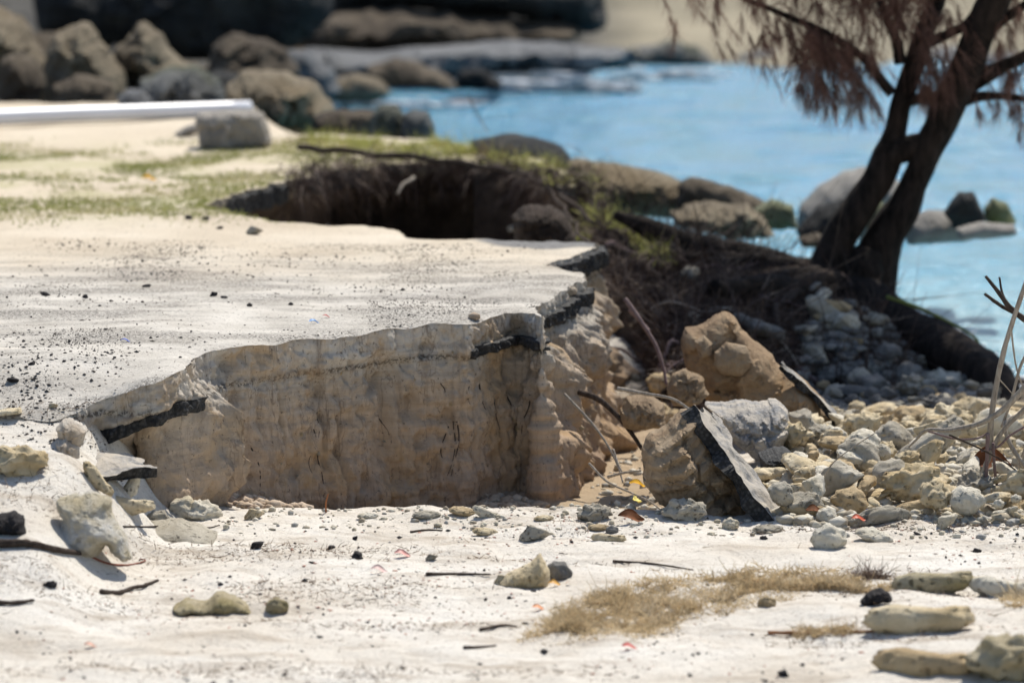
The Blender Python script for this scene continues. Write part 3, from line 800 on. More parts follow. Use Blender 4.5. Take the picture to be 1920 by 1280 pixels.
inflate('boulder', [(1250, 395), (1320, 375), (1395, 382), (1436, 408), (1452, 442), (1380, 448), (1265, 425)], 24.9, 0.5, R_TAN, 27, 0.07, facet=1.0, label='jagged grey-tan rock in front of the dark wedge', group=G_SEA)
inflate('boulder', [(1412, 392), (1446, 372), (1486, 384), (1498, 428), (1424, 434)], 25.3, 0.35, R_GREEN, 28, 0.05, label='small algae-green rock left of the big pale boulder', group=G_SEA)
inflate('boulder', [(1490, 440), (1498, 388), (1536, 346), (1590, 318), (1650, 308), (1700, 350), (1705, 430), (1600, 450)], 26, 0.9, R_PALE, 29, 0.03, label='big smooth pale boulder in the water behind the trunks', group=G_SEA)
inflate('boulder', [(1492, 430), (1530, 390), (1580, 372), (1600, 400), (1590, 450), (1500, 452)], 25.0, 0.4, R_DARK, 30, 0.05, label='dark wet rock under the big pale boulder', group=G_SEA)
inflate('boulder', [(1690, 410), (1740, 393), (1800, 396), (1826, 420), (1820, 452), (1700, 458)], 25, 0.5, R_PALE, 31, 0.03, label='low rounded grey-brown rock right of the trunks', group=G_SEA)
inflate('boulder', [(1768, 398), (1796, 362), (1824, 358), (1848, 408), (1840, 428), (1790, 428)], 24.7, 0.3, R_DARK, 32, 0.04, label='small pointed black rock standing in the water', group=G_SEA)
inflate('boulder', [(1844, 392), (1860, 370), (1888, 380), (1906, 415), (1895, 430), (1850, 426)], 24.8, 0.28, R_GREEN, 33, 0.04, label='small yellow-green rock beside the pointed black one', group=G_SEA)
inflate('boulder', [(1790, 428), (1840, 416), (1902, 420), (1908, 440), (1860, 448), (1796, 450)], 24.3, 0.3, R_PALE, 34, 0.03, label='flat pale rock awash below the black and green ones', group=G_SEA)
inflate('boulder', [(1630, 385), (1655, 378), (1662, 420), (1640, 435), (1622, 425)], 24.4, 0.2, R_GREEN, 35, 0.04, label='yellow-green rock seen in the gap between the two trunks', group=G_SEA)
inflate('boulder', [(1498, 446), (1530, 436), (1560, 446), (1556, 464), (1505, 464)], 24.2, 0.25, R_BROWN, 36, 0.04, label='small brown rock awash beside the trunk', group=G_SEA)
G_FAR = 'rocks of the opposite shore'
inflate('rock_ledge', [(600, -60), (1118, -60), (1140, 20), (1138, 58), (1104, 66), (1064, 40), (920, 28), (760, 22), (610, 34)], 51, 2.4, R_DARK, 41, 0.03, facet=0.4, label='dark overhanging ledge at the end of the opposite shore', cat='rock', group=G_FAR)
inflate('rock_ledge', [(480, 50), (640, 18), (820, 20), (960, 22), (1060, 46), (1096, 74), (1010, 96), (760, 100), (520, 96)], 50, 1.6, R_BROWN, 42, 0.05, facet=0.5, label='brown hollowed rock under the dark overhanging ledge', cat='rock', group=G_FAR)
inflate('rock_ledge', [(60, -60), (620, -60), (630, 40), (560, 92), (420, 105), (330, 110), (180, 80), (70, 80)], 46.5, 2.0, R_DARK, 43, 0.04, facet=0.4, label='rock wall coloured black for deep shade above the breakwater boulders', cat='rock', group=G_FAR)  # black rock colour stands in for deep shade under the overhang
inflate('rock_ledge', [(400, 118), (560, 88), (760, 88), (960, 82), (1150, 84), (1210, 100), (1200, 134), (950, 140), (640, 160), (430, 160)], 48.5, 1.8, R_LEDGE, 44, 0.03, facet=0.4, label='grey flat shelf of rock below the dark ledge', cat='rock', group=G_FAR)
inflate('boulder', [(676, 168), (690, 124), (742, 108), (800, 124), (840, 140), (862, 168)], 45, 0.8, R_BROWN, 45, 0.06, facet=0.5, label='dark boulder on the waterline under the grey shelf', group=G_FAR)
inflate('boulder', [(845, 168), (862, 130), (900, 128), (938, 148), (944, 170)], 45.5, 0.5, R_DARK, 46, 0.05, label='black boulder where the breaking wave starts', group=G_FAR)
inflate('boulder', [(608, 192), (618, 152), (664, 136), (712, 150), (735, 178), (700, 192)], 43.5, 0.6, R_TAN, 47, 0.05, label='tan boulder at the inner corner of the bay', group=G_FAR)
inflate('rock_ledge', [(1130, 130), (1150, 92), (1240, 84), (1340, 90), (1420, 86), (1470, 100), (1478, 132)], 54.2, 1.4, R_LEDGE, 54, 0.04, facet=0.5, label='long grey rock shelf along the opposite beach past the wave', cat='rock', group=G_FAR)
inflate('rock_ledge', [(1470, 134), (1490, 98), (1560, 88), (1680, 92), (1800, 90), (1960, 94), (1960, 136)], 54.6, 1.4, R_LEDGE, 55, 0.04, facet=0.5, label='grey rock shelf along the opposite beach behind the tree', cat='rock', group=G_FAR)
inflate('boulder', [(1186, 132), (1200, 92), (1256, 72), (1314, 92), (1352, 128)], 53, 0.9, R_GREY, 48, 0.06, facet=0.5, label='dark grey boulder on the opposite beach beyond the wave', group=G_FAR)
inflate('boulder', [(1352, 132), (1392, 98), (1450, 92), (1496, 112), (1500, 134)], 53, 0.8, R_LEDGE, 49, 0.06, facet=0.5, label='low grey boulder on the opposite beach near the tree', group=G_FAR)
inflate('boulder', [(1500, 134), (1540, 104), (1600, 96), (1650, 110), (1660, 136)], 53.5, 0.8, R_LEDGE, 50, 0.06, facet=0.5, label='grey boulder on the opposite beach behind the hanging needles', group=G_FAR)
inflate('boulder', [(1760, 138), (1800, 106), (1870, 100), (1960, 104), (1960, 140)], 53.5, 0.9, R_LEDGE, 51, 0.06, facet=0.5, label='grey boulder on the opposite beach right of the trunks', group=G_FAR)
sr = random.Random(3)
SHORE = []
IRR = [R_TAN, R_BROWN, R_DARK, R_GREY, R_LEDGE]
TN = ['tan', 'dark brown', 'black', 'grey-green', 'grey']
for q in range(46):
    px = sr.uniform(-60, 560) if q < 30 else sr.uniform(560, 900)
    Dq = sr.uniform(35, 44) if q < 30 else sr.uniform(45.5, 50)
    SHORE.append((px, Dq, sr.uniform(0.35, 0.85) if q < 30 else sr.uniform(0.3, 0.7), sr.choice([0, 0, 1, 1, 2, 2]) if q < 30 else sr.choice([1, 2, 4, 4])))
for q in range(16):
    SHORE.insert(q, (-40 + 620 * (q + sr.uniform(-0.4, 0.4)) / 15, sr.uniform(34.2, 37.0), sr.uniform(0.3, 0.5), sr.choice([0, 1, 1, 2])))
inflate('concrete_block', [(364, 226), (374, 211), (420, 206), (470, 204), (494, 210), (506, 245), (512, 262), (506, 278), (440, 282), (376, 285), (372, 255)], 26.5, 0.34, CONCRETE, 60, 0.03, facet=0.5, flat=0.55, label='broken grey concrete block standing on the road by the pipe end', cat='block')
inflate('concrete_block', [(326, 250), (350, 236), (372, 230), (376, 250), (340, 258)], 27.6, 0.2, CONCRETE, 61, 0.03, label='low broken concrete lump beside the upright block', cat='block')
v, f, c = tube(spline([P(468, 203, 29.6), P(300, 209, 29.2), P(120, 215, 28.7), P(-40, 222, 28.3), P(-400, 236, 27.5)], 4), [0.058] * 17, 20)
pipe = link('pipe', mesh('pipe', v, [f, c], PVC)); tag(pipe, 'long white plastic pipe lying along the back of the road', 'pipe')

# ------------------------------------------------------------------ tree
tree = bpy.data.objects.new('tree', None); COL.objects.link(tree)
tb = P(1600, 575, 22.3); tree.location = tuple(tb)
tag(tree, 'dark leaning tree with twin trunks and dead hanging needles', 'tree')
def part(name, V, F, mat):
    o = link(name, mesh(name, np.asarray(V) - tb, F, mat), tree); return o
S = 22.3 / FPX
def stem(pxs, D0, D1, rough, seed, seg=22):
    pts = [P(a, b, D0 + (D1 - D0) * i / (len(pxs) - 1)) for i, (a, b, r) in enumerate(pxs)]
    p = spline(pts, 8)
    r = np.interp(np.linspace(0, 1, len(p)), np.linspace(0, 1, len(pxs)), [q[2] * S * 0.97 for q in pxs])
    p = p + 0.012 * np.stack([fbm(p * 3, seed + q, 2) for q in (0, 5, 9)], -1)
    return tube(p, r, seg, seed, rough)
t1 = stem([(1530, 620, 66), (1548, 560, 56), (1562, 500, 40), (1574, 450, 33), (1600, 400, 30), (1622, 365, 28), (1646, 330, 31), (1665, 285, 30), (1679, 240, 21), (1688, 195, 20), (1705, 150, 20), (1725, 100, 20), (1742, 50, 18), (1758, 0, 17), (1790, -150, 16), (1812, -420, 13), (1820, -700, 8)], 22.2, 22.5, 0.11, 101)
t2 = stem([(1618, 620, 66), (1628, 560, 54), (1640, 510, 46), (1655, 455, 42), (1690, 400, 35), (1711, 350, 28), (1722, 325, 26), (1738, 285, 27), (1762, 240, 27), (1777, 195, 31), (1800, 150, 31), (1824, 100, 31), (1848, 40, 30), (1866, -10, 30), (1930, -220, 27), (1990, -480, 20), (2010, -760, 10)], 22.4, 22.1, 0.11, 102)
br = stem([(1660, 305, 18), (1688, 282, 24), (1716, 272, 24), (1748, 262, 20)], 22.3, 22.3, 0.1, 103, 14)
br2 = stem([(1684, 205, 12), (1704, 188, 9), (1735, 184, 10), (1776, 196, 16)], 22.35, 22.3, 0.1, 104, 14)
fl = stem([(1560, 575, 44), (1590, 545, 50), (1612, 505, 42), (1628, 465, 24)], 22.2, 22.25, 0.12, 105, 16)
V, F = join([t1, t2, br, br2, fl]); part('trunk', V, F, BARK)
V, F = join([stem([(1560, 560, 62), (1640, 585, 52), (1700, 618, 44), (1760, 650, 40), (1820, 685, 40), (1862, 715, 36), (1890, 760, 22), (1900, 800, 12)], 22.2, 19.8, 0.12, 106, 16)]); part('root', V, F, BARK)
V, F = join([stem([(1610, 570, 60), (1560, 540, 48), (1480, 510, 34), (1390, 487, 30), (1300, 458, 22), (1210, 428, 18), (1150, 405, 8)], 22.3, 22.3, 0.14, 107, 14)]); part('root', V, F, BARK)
V, F = join([stem([(1540, 560, 40), (1480, 548, 34), (1420, 545, 28), (1340, 540, 16)], 22.0, 21.0, 0.14, 108, 12)]); part('root', V, F, BARK)
for q in range(15):
    g0 = np.random.default_rng(820 + q)
    x, y = 1.95 + g0.uniform(-0.25, 0.1), 22.25 + g0.uniform(-0.25, 0.1)
    a = math.pi + g0.uniform(-0.15, 0.95); pts_ = []
    n_ = int(g0.integers(6, 11))
    for k in range(n_):
        z_ = max(float(bank_z(x, y)), float(beach_z(x, y)))
        pts_.append((x, y, z_ + 0.015 + 0.03 * abs(math.sin(k * 1.7 + q))))
        a += g0.uniform(-0.4, 0.4); x += 0.17 * math.cos(a); y += 0.26 * math.sin(a)
    pth = spline(pts_, 6)
    v, f, c = tube(pth, np.linspace(g0.uniform(0.025, 0.05), 0.007, len(pth)), 9, q, 0.14)
    V, F = join([(v, f, c)]); part('root', V, F, BARK if q % 3 else TWIG_DARK)
brs = [
    [(1672, 178, 11), (1630, 125, 9), (1590, 90, 8), (1530, 55, 7), (1470, 28, 6), (1400, 0, 5), (1320, -30, 3)],
    [(1690, 120, 13), (1684, 80, 11), (1664, 40, 9), (1645, 0, 7), (1620, -50, 4)],
    [(1742, 80, 12), (1780, 62, 10), (1815, 42, 9), (1835, 10, 8), (1850, -40, 5)],
    [(1795, 195, 16), (1830, 182, 11), (1870, 178, 8), (1930, 186, 6), (1990, 210, 3)],
    [(1800, 165, 20), (1850, 140, 16), (1900, 112, 13), (1960, 85, 9), (2040, 70, 5)],
    [(1850, 60, 12), (1890, 30, 10), (1930, 0, 9), (1990, -60, 5)],
    [(1600, 98, 5), (1560, 120, 4), (1520, 110, 3), (1480, 120, 2)],
    [(1700, 60, 8), (1650, -30, 7), (1560, -70, 5), (1450, -90, 3)],
    [(1790, -100, 14), (1700, -220, 11), (1580, -300, 8), (1450, -330, 4)],
    [(1800, -200, 14), (1720, -380, 10), (1640, -520, 7), (1560, -600, 3)],
    [(1940, -250, 14), (2050, -350, 10), (2160, -400, 6), (2260, -420, 3)],
    [(1980, -420, 12), (1900, -560, 9), (1800, -640, 5), (1700, -680, 3)],
    [(1900, -140, 14), (2000, -150, 10), (2120, -180, 6), (2220, -180, 3)],
]
branch_paths = []
for q, b in enumerate(brs):
    dd0 = rr.uniform(-0.5, 0.5) if q > 6 else rr.uniform(-0.12, 0.12)
    V, F = join([stem(b, 22.3, 22.3 + dd0 * (2.2 if q > 6 else 1), 0.08, 120 + q, 8)]); part('branch', V, F, BARK)
    branch_paths.append(spline([P(a, bb, 22.3 + dd0 * (2.2 if q > 6 else 1) * i / (len(b) - 1)) for i, (a, bb, r) in enumerate(b)], 10))
for q in range(11):  # extra crown branches out of view, added to shade bank and cobbles
    g0 = np.random.default_rng(900 + q)
    a0 = np.array((2.35 + 0.1 * (q % 3), 22.2, 1.75 + 0.16 * q))
    ez0 = 1.75 + 0.12 * q + g0.uniform(0.0, 0.4)
    e0 = np.array((g0.uniform(1.5, 3.3), g0.uniform(19.2 + 0.67 * (ez0 + 0.7), 24.2), ez0))
    m0 = (a0 + e0) / 2 + np.array((0, 0, 0.25))
    pth = spline([a0, m0, e0], 12)
    v, f, c = tube(pth, np.linspace(0.035, 0.008, len(pth)), 8, q, 0.08)
    V, F = join([(v, f, c)]); part('branch', V, F, BARK)
    branch_paths.append(pth)
def strands(anchors, count, L0, L1, wid, droop, seed, spread=0.25, segs=5, side=None):
    """thin bent blades hanging from anchor points; returns V, quads"""
    g = np.random.default_rng(seed)
    a = anchors[g.integers(0, len(anchors), count)] + g.normal(0, 0.02, (count, 3))
    dirv = g.normal(0, spread, (count, 3)) + np.array((0.02, 0, -droop))
    if side is not None: dirv = dirv + side
    dirv /= np.linalg.norm(dirv, axis=1)[:, None]
    L = g.uniform(L0, L1, count)
    w = g.normal(0, 1, (count, 3)); w = np.cross(dirv, w); w /= np.linalg.norm(w, axis=1)[:, None]
    t = np.linspace(0, 1, segs)
    cen = a[:, None] + dirv[:, None] * (L[:, None] * t)[..., None] + np.array((0, 0, -1.0)) * (L[:, None] * 0.35 * t ** 2)[..., None]
    cen = cen + (g.normal(0, 0.05, (count, 1, 3)) * (L[:, None] * t ** 2)[..., None])
    ww = wid * (1 - 0.75 * t)[None, :, None] * w[:, None]
    V = np.stack([cen - ww, cen + ww], 2).reshape(-1, 3)
    base = np.arange(count)[:, None] * segs * 2 + np.arange(segs - 1)[None] * 2
    base = base.ravel()
    return V, np.stack([base, base + 1, base + 3, base + 2], 1), np.zeros((0, 3), int)
nparts = []
sg = np.random.default_rng(77)
def feather(anchors, axes, per, L0, L1, seed, side, nl=(0.04, 0.12), wid=0.0016, droop=0.9):
    g = np.random.default_rng(seed)
    a = anchors[g.integers(0, len(anchors), axes)]
    d = g.normal(0, 0.28, (axes, 3)) + np.array((0, 0, -droop)) + side
    d /= np.linalg.norm(d, axis=1)[:, None]
    L = g.uniform(L0, L1, axes)
    t = g.uniform(0, 1, (axes, per))
    st = a[:, None] + d[:, None] * (L[:, None] * t)[..., None] + np.array((0.06, 0, 0)) * ((L[:, None] * t ** 2)[..., None])
    st = st.reshape(-1, 3); dd_ = np.repeat(d, per, 0) + g.normal(0, 0.33, (axes * per, 3)); dd_ /= np.linalg.norm(dd_, axis=1)[:, None]
    n = len(st); ll = g.uniform(nl[0], nl[1], n)
    w = np.cross(dd_, g.normal(0, 1, (n, 3))); w /= np.linalg.norm(w, axis=1)[:, None]
    tt = np.linspace(0, 1, 3)
    cen = st[:, None] + dd_[:, None] * (ll[:, None] * tt)[..., None] + np.array((0, 0, -1.0)) * (ll[:, None] * 0.25 * tt ** 2)[..., None]
    ww = wid * (1 - 0.7 * tt)[None, :, None] * w[:, None]
    V = np.stack([cen - ww, cen + ww], 2).reshape(-1, 3)
    b = (np.arange(n)[:, None] * 6 + np.arange(2)[None] * 2).ravel()
    return V, np.stack([b, b + 1, b + 3, b + 2], 1), np.zeros((0, 3), int)
def clump(px, py, D, n, L0, L1, seed, rad=0.05, side=None, spread=0.22):
    a = P(px, py, D) + sg.normal(0, rad * 1.5, (16, 3))
    nparts.append(feather(a, max(4, int(n / 9)), 34, L0 * 0.6, L1 * 0.85, seed, side))
for q, (px, py, n, L0, L1, rd) in enumerate([
        (1300, -30, 120, .08, .25, .09), (1350, -20, 140, .1, .3, .09), (1420, 10, 150, .08, .24, .08), (1450, 30, 110, .05, .18, .05), (1500, 60, 240, .1, .3, .07),
        (1530, 75, 380, .12, .34, .07), (1560, 90, 380, .12, .33, .07), (1590, 100, 240, .12, .3, .06), (1545, 120, 240, .1, .26, .06), (1545, 150, 120, .10, .22, .03),
        (1580, 150, 130, .1, .22, .035), (1498, 152, 50, .05, .14, .012), (1490, 90, 110, .06, .2, .05), (1625, 120, 110, .08, .2, .05), (1600, 40, 120, .1, .25, .08), (1560, 20, 130, .1, .25, .09),
        (1640, 0, 120, .1, .22, .07), (1700, 10, 120, .1, .25, .06), (1760, 100, 240, .15, .35, .04), (1745, 130, 160, .12, .28, .03), (1730, 160, 90, .08, .16, .02), (1790, 30, 110, .08, .2, .05),
        (1870, 140, 90, .06, .16, .05), (1905, 150, 110, .08, .2, .06), (1900, 60, 110, .08, .2, .06), (1915, 20, 120, .1, .22, .06), (1875, 10, 80, .08, .18, .05), (1865, 185, 45, .03, .08, .03), (1905, 190, 45, .03, .1, .03), (1915, 245, 22, .03, .08, .02), (1900, 110, 110, .06, .2, .06)]):
    clump(px, py, 22.3 + sg.uniform(-0.25, 0.25), n, L0, L1, 200 + q, rd, np.array((0.16, 0, 0)))
for q, bp in enumerate(branch_paths):
    if q >= 7:  # unseen upper crown, needle masses added to cast shade
        for k in range(5, len(bp), 2):
            nparts.append(strands(bp[k][None] + sg.normal(0, 0.17, (20, 3)) * np.array((1, 1, 0.4)), 130, 0.10, 0.30, 0.0034, 0.45, 300 + q * 40 + k, 0.6))
V, F = join(nparts); part('needles', V, F[0], NEEDLE)

# ------------------------------------------------------------------ dead litter, roots and weeds on the bank
def scatter_surface(count, seed, fn, accept):
    g = np.random.default_rng(seed)
    out = []
    while sum(len(o) for o in out) < count:
        xy = fn(g, count * 2)
        xy = xy[accept(xy[:, 0], xy[:, 1], g)]
        out.append(xy)
    xy = np.concatenate(out)[:count]
    return np.column_stack([xy, ground(xy[:, 0], xy[:, 1])]), g
def blades(P0, g, L0, L1, wid, flatness, segs=3, curl=0.3):
    n = len(P0)
    az = g.uniform(0, 2 * math.pi, n)
    el = g.uniform(0, 1, n) ** flatness * 1.3
    d = np.stack([np.cos(az) * np.cos(el), np.sin(az) * np.cos(el), np.sin(el)], 1)
    L = g.uniform(L0, L1, n)
    w = np.cross(d, g.normal(0, 1, (n, 3))); w /= np.linalg.norm(w, axis=1)[:, None]
    t = np.linspace(0, 1, segs)
    bend = g.normal(0, curl, (n, 1, 3))
    bend[..., 2] -= curl * 0.4
    cen = P0[:, None] + d[:, None] * (L[:, None] * t)[..., None] + bend * (L[:, None] * t ** 2)[..., None]
    ww = wid * (1 - 0.7 * t)[None, :, None] * w[:, None]
    V = np.stack([cen - ww, cen + ww], 2).reshape(-1, 3)
    b = (np.arange(n)[:, None] * segs * 2 + np.arange(segs - 1)[None] * 2).ravel()
    return V, np.stack([b, b + 1, b + 3, b + 2], 1)
p0, g = scatter_surface(34000, 1, lambda g, n: np.column_stack([g.uniform(0.0, 2.3, n), g.uniform(18.8, 25, n)]),
                        lambda x, y, g: (~on_road(x, y)) & (bank_z(x, y) > beach_z(x, y) + 0.01) & (g.uniform(0, 1, len(x)) < 0.35 + 0.65 * (vnoise(v3(x * 3, y * 2), 91) > -0.1)))
V, F = blades(p0 + np.array((0, 0, 0.004)), g, 0.03, 0.14, 0.0035, 2.2)
pt = p0[g.integers(0, len(p0), 1900)]
V2_, F2_ = blades(pt + np.array((0, 0, 0.01)), g, 0.10, 0.42, 0.0042, 1.4, 5, 0.45)
V, F = np.concatenate([V, V2_]), np.concatenate([F, F2_ + len(V)])
o = link('leaf_litter', mesh('leaf_litter', V, F, LITTER)); tag(o, 'brown dead needles and twigs littering the dark bank by the tree', 'leaf litter', kind='stuff')
# rooty fringe and weeds on the gully rim
rimk = edge_range(51, 60)
p0 = np.column_stack([E[rimk], Ez[rimk]])
g = np.random.default_rng(8)
p0 = p0[g.integers(0, len(p0), 3200)] + g.normal(0, 0.045, (3200, 3))
V, F, _ = strands(p0, 3200, 0.04, 0.26, 0.0035, 0.5, 9, 0.7)
o = link('root_fringe', mesh('root_fringe', V, F, LITTER)); tag(o, 'ragged fringe of fine dead roots hanging over the dark gully rim', 'roots', kind='stuff')

def grass_accept(x, y, g):
    gn = fbm(v3(x * 1.3, y * 1.0), 93, 5, 0.65) + 0.25 * (x < -1.2)
    m = sstep(20.9, 22.3, y) * (1 - sstep(25.5, 27.5, y))
    return on_road(x, y) & (g.uniform(0, 1, len(x)) < m * np.clip(gn * 1.7 + 0.35, 0, 1))
p0, g = scatter_surface(30000, 2, lambda g, n: np.column_stack([g.uniform(-3.6, 0.2, n), g.uniform(20.8, 27.5, n)]), grass_accept)
V, F = blades(p0, g, 0.010, 0.032, 0.0036, 1.3)
o = link('grass', mesh('grass', V, F, GRASS)); tag(o, 'thin green turf growing in the sand at the back of the road', 'grass', kind='stuff')
tufts = []
for q in range(80):
    g = np.random.default_rng(400 + q)
    if q < 46:
        t = g.uniform(0, 1); c = PZ(560 + 480 * t, 262 + 40 * t * t + g.uniform(0, 18))
    else:
        c = np.array((g.uniform(0.1, 0.9), 0, 0)); c[1] = np.interp(c[0], RX, RYv) + g.uniform(-1.2, 0.1)
    c[2] = ground(c[0], c[1])[0]
    n = 55
    pp = np.tile(c, (n, 1)) + g.normal(0, 0.05, (n, 3)) * np.array((1, 1, 0.1))
    V, F = blades(pp, g, 0.03, 0.12, 0.003, 0.6, 4)
    tufts.append((V, F, []))
V, F = join(tufts)
o = link('weeds', mesh('weeds', V, F[0], m_blades('rim_weeds', [(0.3, (0.26, 0.18, 0.10)), (0.44, (0.36, 0.38, 0.10)), (0.62, (0.48, 0.46, 0.18)), (0.75, (0.40, 0.30, 0.18))], 3.0)))
add_translucent(o.data.materials[0], 0.35)
tag(o, 'yellow-green weeds growing along the gully rim and the top of the bank', 'weeds', kind='stuff')
for q, (pts_, r, lab) in enumerate([
        ([(560, 275, 25.8), (700, 290, 25.4), (820, 300, 25.2), (920, 312, 24.9), (1000, 332, 24.4), (1080, 375, 23.5)], 0.022, 'long dark root running along the rim of the gully'),
        ([(1000, 335, 24.3), (1070, 380, 23.3), (1130, 430, 22.6), (1200, 470, 22.0)], 0.014, 'dark root bending down the bank from the gully rim'),
        ([(775, 330, 24.3), (762, 342, 24.2), (745, 362, 24.1)], 0.012, 'short pale broken root stub poking out of the dark gully wall'),
        ([(1010, 330, 24.2), (1060, 395, 23.0), (1090, 440, 22.2), (1130, 480, 21.4)], 0.012, 'thin brown root trailing past the gully mouth')]):
    p3 = [P(a, b, d) for a, b, d in pts_]
    o = twig('root', p3, r, r * 0.6, TWIG_PALE if 'pale' in lab else TWIG_DARK, seed=q, wob=0.02); tag(o, lab, 'root')
inflate('soil_clod', [(962, 440), (958, 405), (980, 384), (1030, 382), (1060, 400), (1080, 440), (1080, 470), (970, 470)], 21.3, 0.35, SOIL, 70, 0.08, facet=0.5, label='dark root-bound soil clod at the mouth of the gully', cat='clod')

# ------------------------------------------------------------------ stones: prototypes
def ico(sub):
    import bmesh
    bm = bmesh.new(); bmesh.ops.create_icosphere(bm, subdivisions=sub, radius=1.0)
    V = np.array([v.co for v in bm.verts]); F = np.array([[v.index for v in f.verts] for f in bm.faces]); bm.free()
    return V, F
IC4, IC3, IC1 = ico(4), ico(3), ico(1)
def stone(kind, seed, base=IC3):
    V, F = base
    V = V.copy(); s = seed * 3.1
    if kind == 'rod':
        t = V[:, 0]
        V = np.column_stack([np.sign(t) * np.abs(t) ** 0.55 * 1.0, V[:, 1] * 0.34, V[:, 2] * 0.32])
        V[:, 1:] *= (1 + 0.22 * vnoise(np.column_stack([V[:, 0] * 2.2, 0 * t, 0 * t + s]), seed))[:, None]
        V[:, 1] += 0.16 * np.sin(V[:, 0] * 1.7 + s); V[:, 2] += 0.08 * np.cos(V[:, 0] * 2.3 + s)
        V += V * (0.2 * fbm(V * 3.4 + s, seed, 4))[:, None]
    elif kind == 'forked':
        d = V
        def lobe(ax, L, w):
            ax = np.array(ax) / np.linalg.norm(ax)
            c = d @ ax
            return L * np.clip(c, 0, 1) ** w
        r = 0.34 + lobe((1, 0.15, 0.05), 0.72, 9) + lobe((-0.9, 0.35, 0.1), 0.6, 9) + lobe((0.1, -0.9, 0.25), 0.45, 10)
        V = d * r[:, None] * np.array((1, 1, 0.8)); V += V * (0.14 * fbm(V * 5 + s, seed, 3))[:, None]
    elif kind == 'round':
        V = V * np.array((0.72, 0.66, 0.58)) * (1 + 0.17 * fbm(V * 1.7 + s, seed, 5))[:, None]
    elif kind == 'knobbly':
        V = V * np.array((0.85, 0.6, 0.5)) * (1 + 0.36 * fbm(V * 2.0 + s, seed, 4))[:, None]
        V += V * (0.10 * ridge(V * 4 + s, seed, 3))[:, None]
    elif kind == 'flat':
        V = V * np.array((0.9, 0.62, 0.25)) * (1 + 0.16 * fbm(V * 1.7 + s, seed, 4))[:, None]
    elif kind == 'angular':
        g = np.random.default_rng(seed); nn = g.normal(0, 1, (14, 3)); nn /= np.linalg.norm(nn, axis=1)[:, None]
        hh = g.uniform(0.5, 0.85, 14)
        c = V @ nn.T
        r = np.where(c > 0.05, hh / np.maximum(c, 0.05), 9).min(1)
        V = V * np.minimum(r, 1.1)[:, None] * np.array((0.95, 0.75, 0.62)); V += V * (0.09 * fbm(V * 3 + s, seed, 5, 0.6))[:, None]
    return V, F
PROTO = {}
SHAPES = {}
KN = {'rod': 'rod-shaped', 'forked': 'forked', 'round': 'rounded', 'knobbly': 'knobbly', 'flat': 'flat', 'angular': 'angular'}
for kd in KN:
    for tone in CORAL:
        for sd in range(2):
            if (kd, sd) not in SHAPES:
                both = []
                for bs in (IC3, IC4):
                    V, F = stone(kd, 10 * list(KN).index(kd) + sd + 1, bs)
                    pit = np.maximum(0, vnoise(V * 6.5 + sd * 5, 77) - 0.35) + 0.6 * np.maximum(0, vnoise(V * 13 + sd * 5, 78) - 0.4)
                    V = V * (1 + 0.055 * fbm(V * 6 + sd, 79, 4, 0.65) - 0.13 * pit)[:, None]
                    both.append((V, F))
                SHAPES[kd, sd] = both
            PROTO[kd, tone, sd] = (*SHAPES[kd, sd][0], SHAPES[kd, sd][1])
PM = {}
def proto_mesh(kd, tone, sd):
    if (kd, tone, sd) not in PM:
        V, F = PROTO[kd, tone, sd][2]
        PM[kd, tone, sd] = mesh('coral_stone', V * 0.1, F, CORAL[tone])    # ~20 cm long at scale 1
    return PM[kd, tone, sd]
def put_stone(kd, tone, loc, length, rot, label, group, cat='stone', name='coral_stone', sd=0, sq=(1, 1, 1)):
    s = length / 0.2
    o = link(name, proto_mesh(kd, tone, sd), None, loc, rot, (s * sq[0], s * sq[1], s * sq[2]))
    tag(o, label, cat, group)
    return o

# loose rocks filling the far shore
LM = {}
for q, (px, Dq, sz, ti) in enumerate(SHORE):
    kd = ['angular', 'angular', 'knobbly'][q % 3]
    key = (kd, ti, q % 4)
    if key not in LM:
        V, F = stone(kd, 70 + q); LM[key] = mesh('boulder', V, F, IRR[ti])
    x = (px - 960) / FPX * Dq
    z = float(beach_z(x, Dq))
    o = link('boulder', LM[key], None, (x, Dq, z + sz * 0.2), rot_of(sr, 0.4), (sz, sz, sz * 0.9))
    if q < 46:
        nm = 'large brown outer boulder' if px < 90 else 'peaked tan boulder' if px < 210 else 'pointed brown-grey boulder' if px < 340 else 'smooth grey-green boulder' if px < 430 else 'lumpy grey-brown boulder'
        wh = ('close behind ' if Dq < 38 else 'some way behind ' if Dq < 41 else 'far behind ') + 'the ' + nm
    else:
        wh = 'across the bay ' + ('in its inner corner' if px < 700 else 'under the brown hollowed rock' if px < 860 else 'under the dark overhanging ledge' if px < 1010 else 'just beyond the breaking wave') + (', by the water' if Dq < 47.5 else ', higher up')
    tag(o, f"{'big' if sz > 0.68 else 'mid-sized' if sz > 0.5 else 'small'} {TN[ti]} {KN[kd]} rock {wh}", 'boulder', 'loose rocks of the far shore')
FOAMS = [([(940, 163), (1010, 158), (1080, 155), (1165, 148)], 46.8, 0.13, 'white froth of a wave breaking on the opposite shore'), ([(1180, 147), (1250, 144), (1330, 142)], 49.0, 0.12, 'thin froth line beside the larger breaking wave'),
         ([(640, 190), (700, 188), (800, 174), (900, 168)], 44.2, 0.06, 'faint froth along the waterline of the inner bay'), ([(1700, 600), (1760, 640), (1830, 690), (1910, 730)], 22.3, 0.05, 'froth washing in behind the outer root of the tree')]
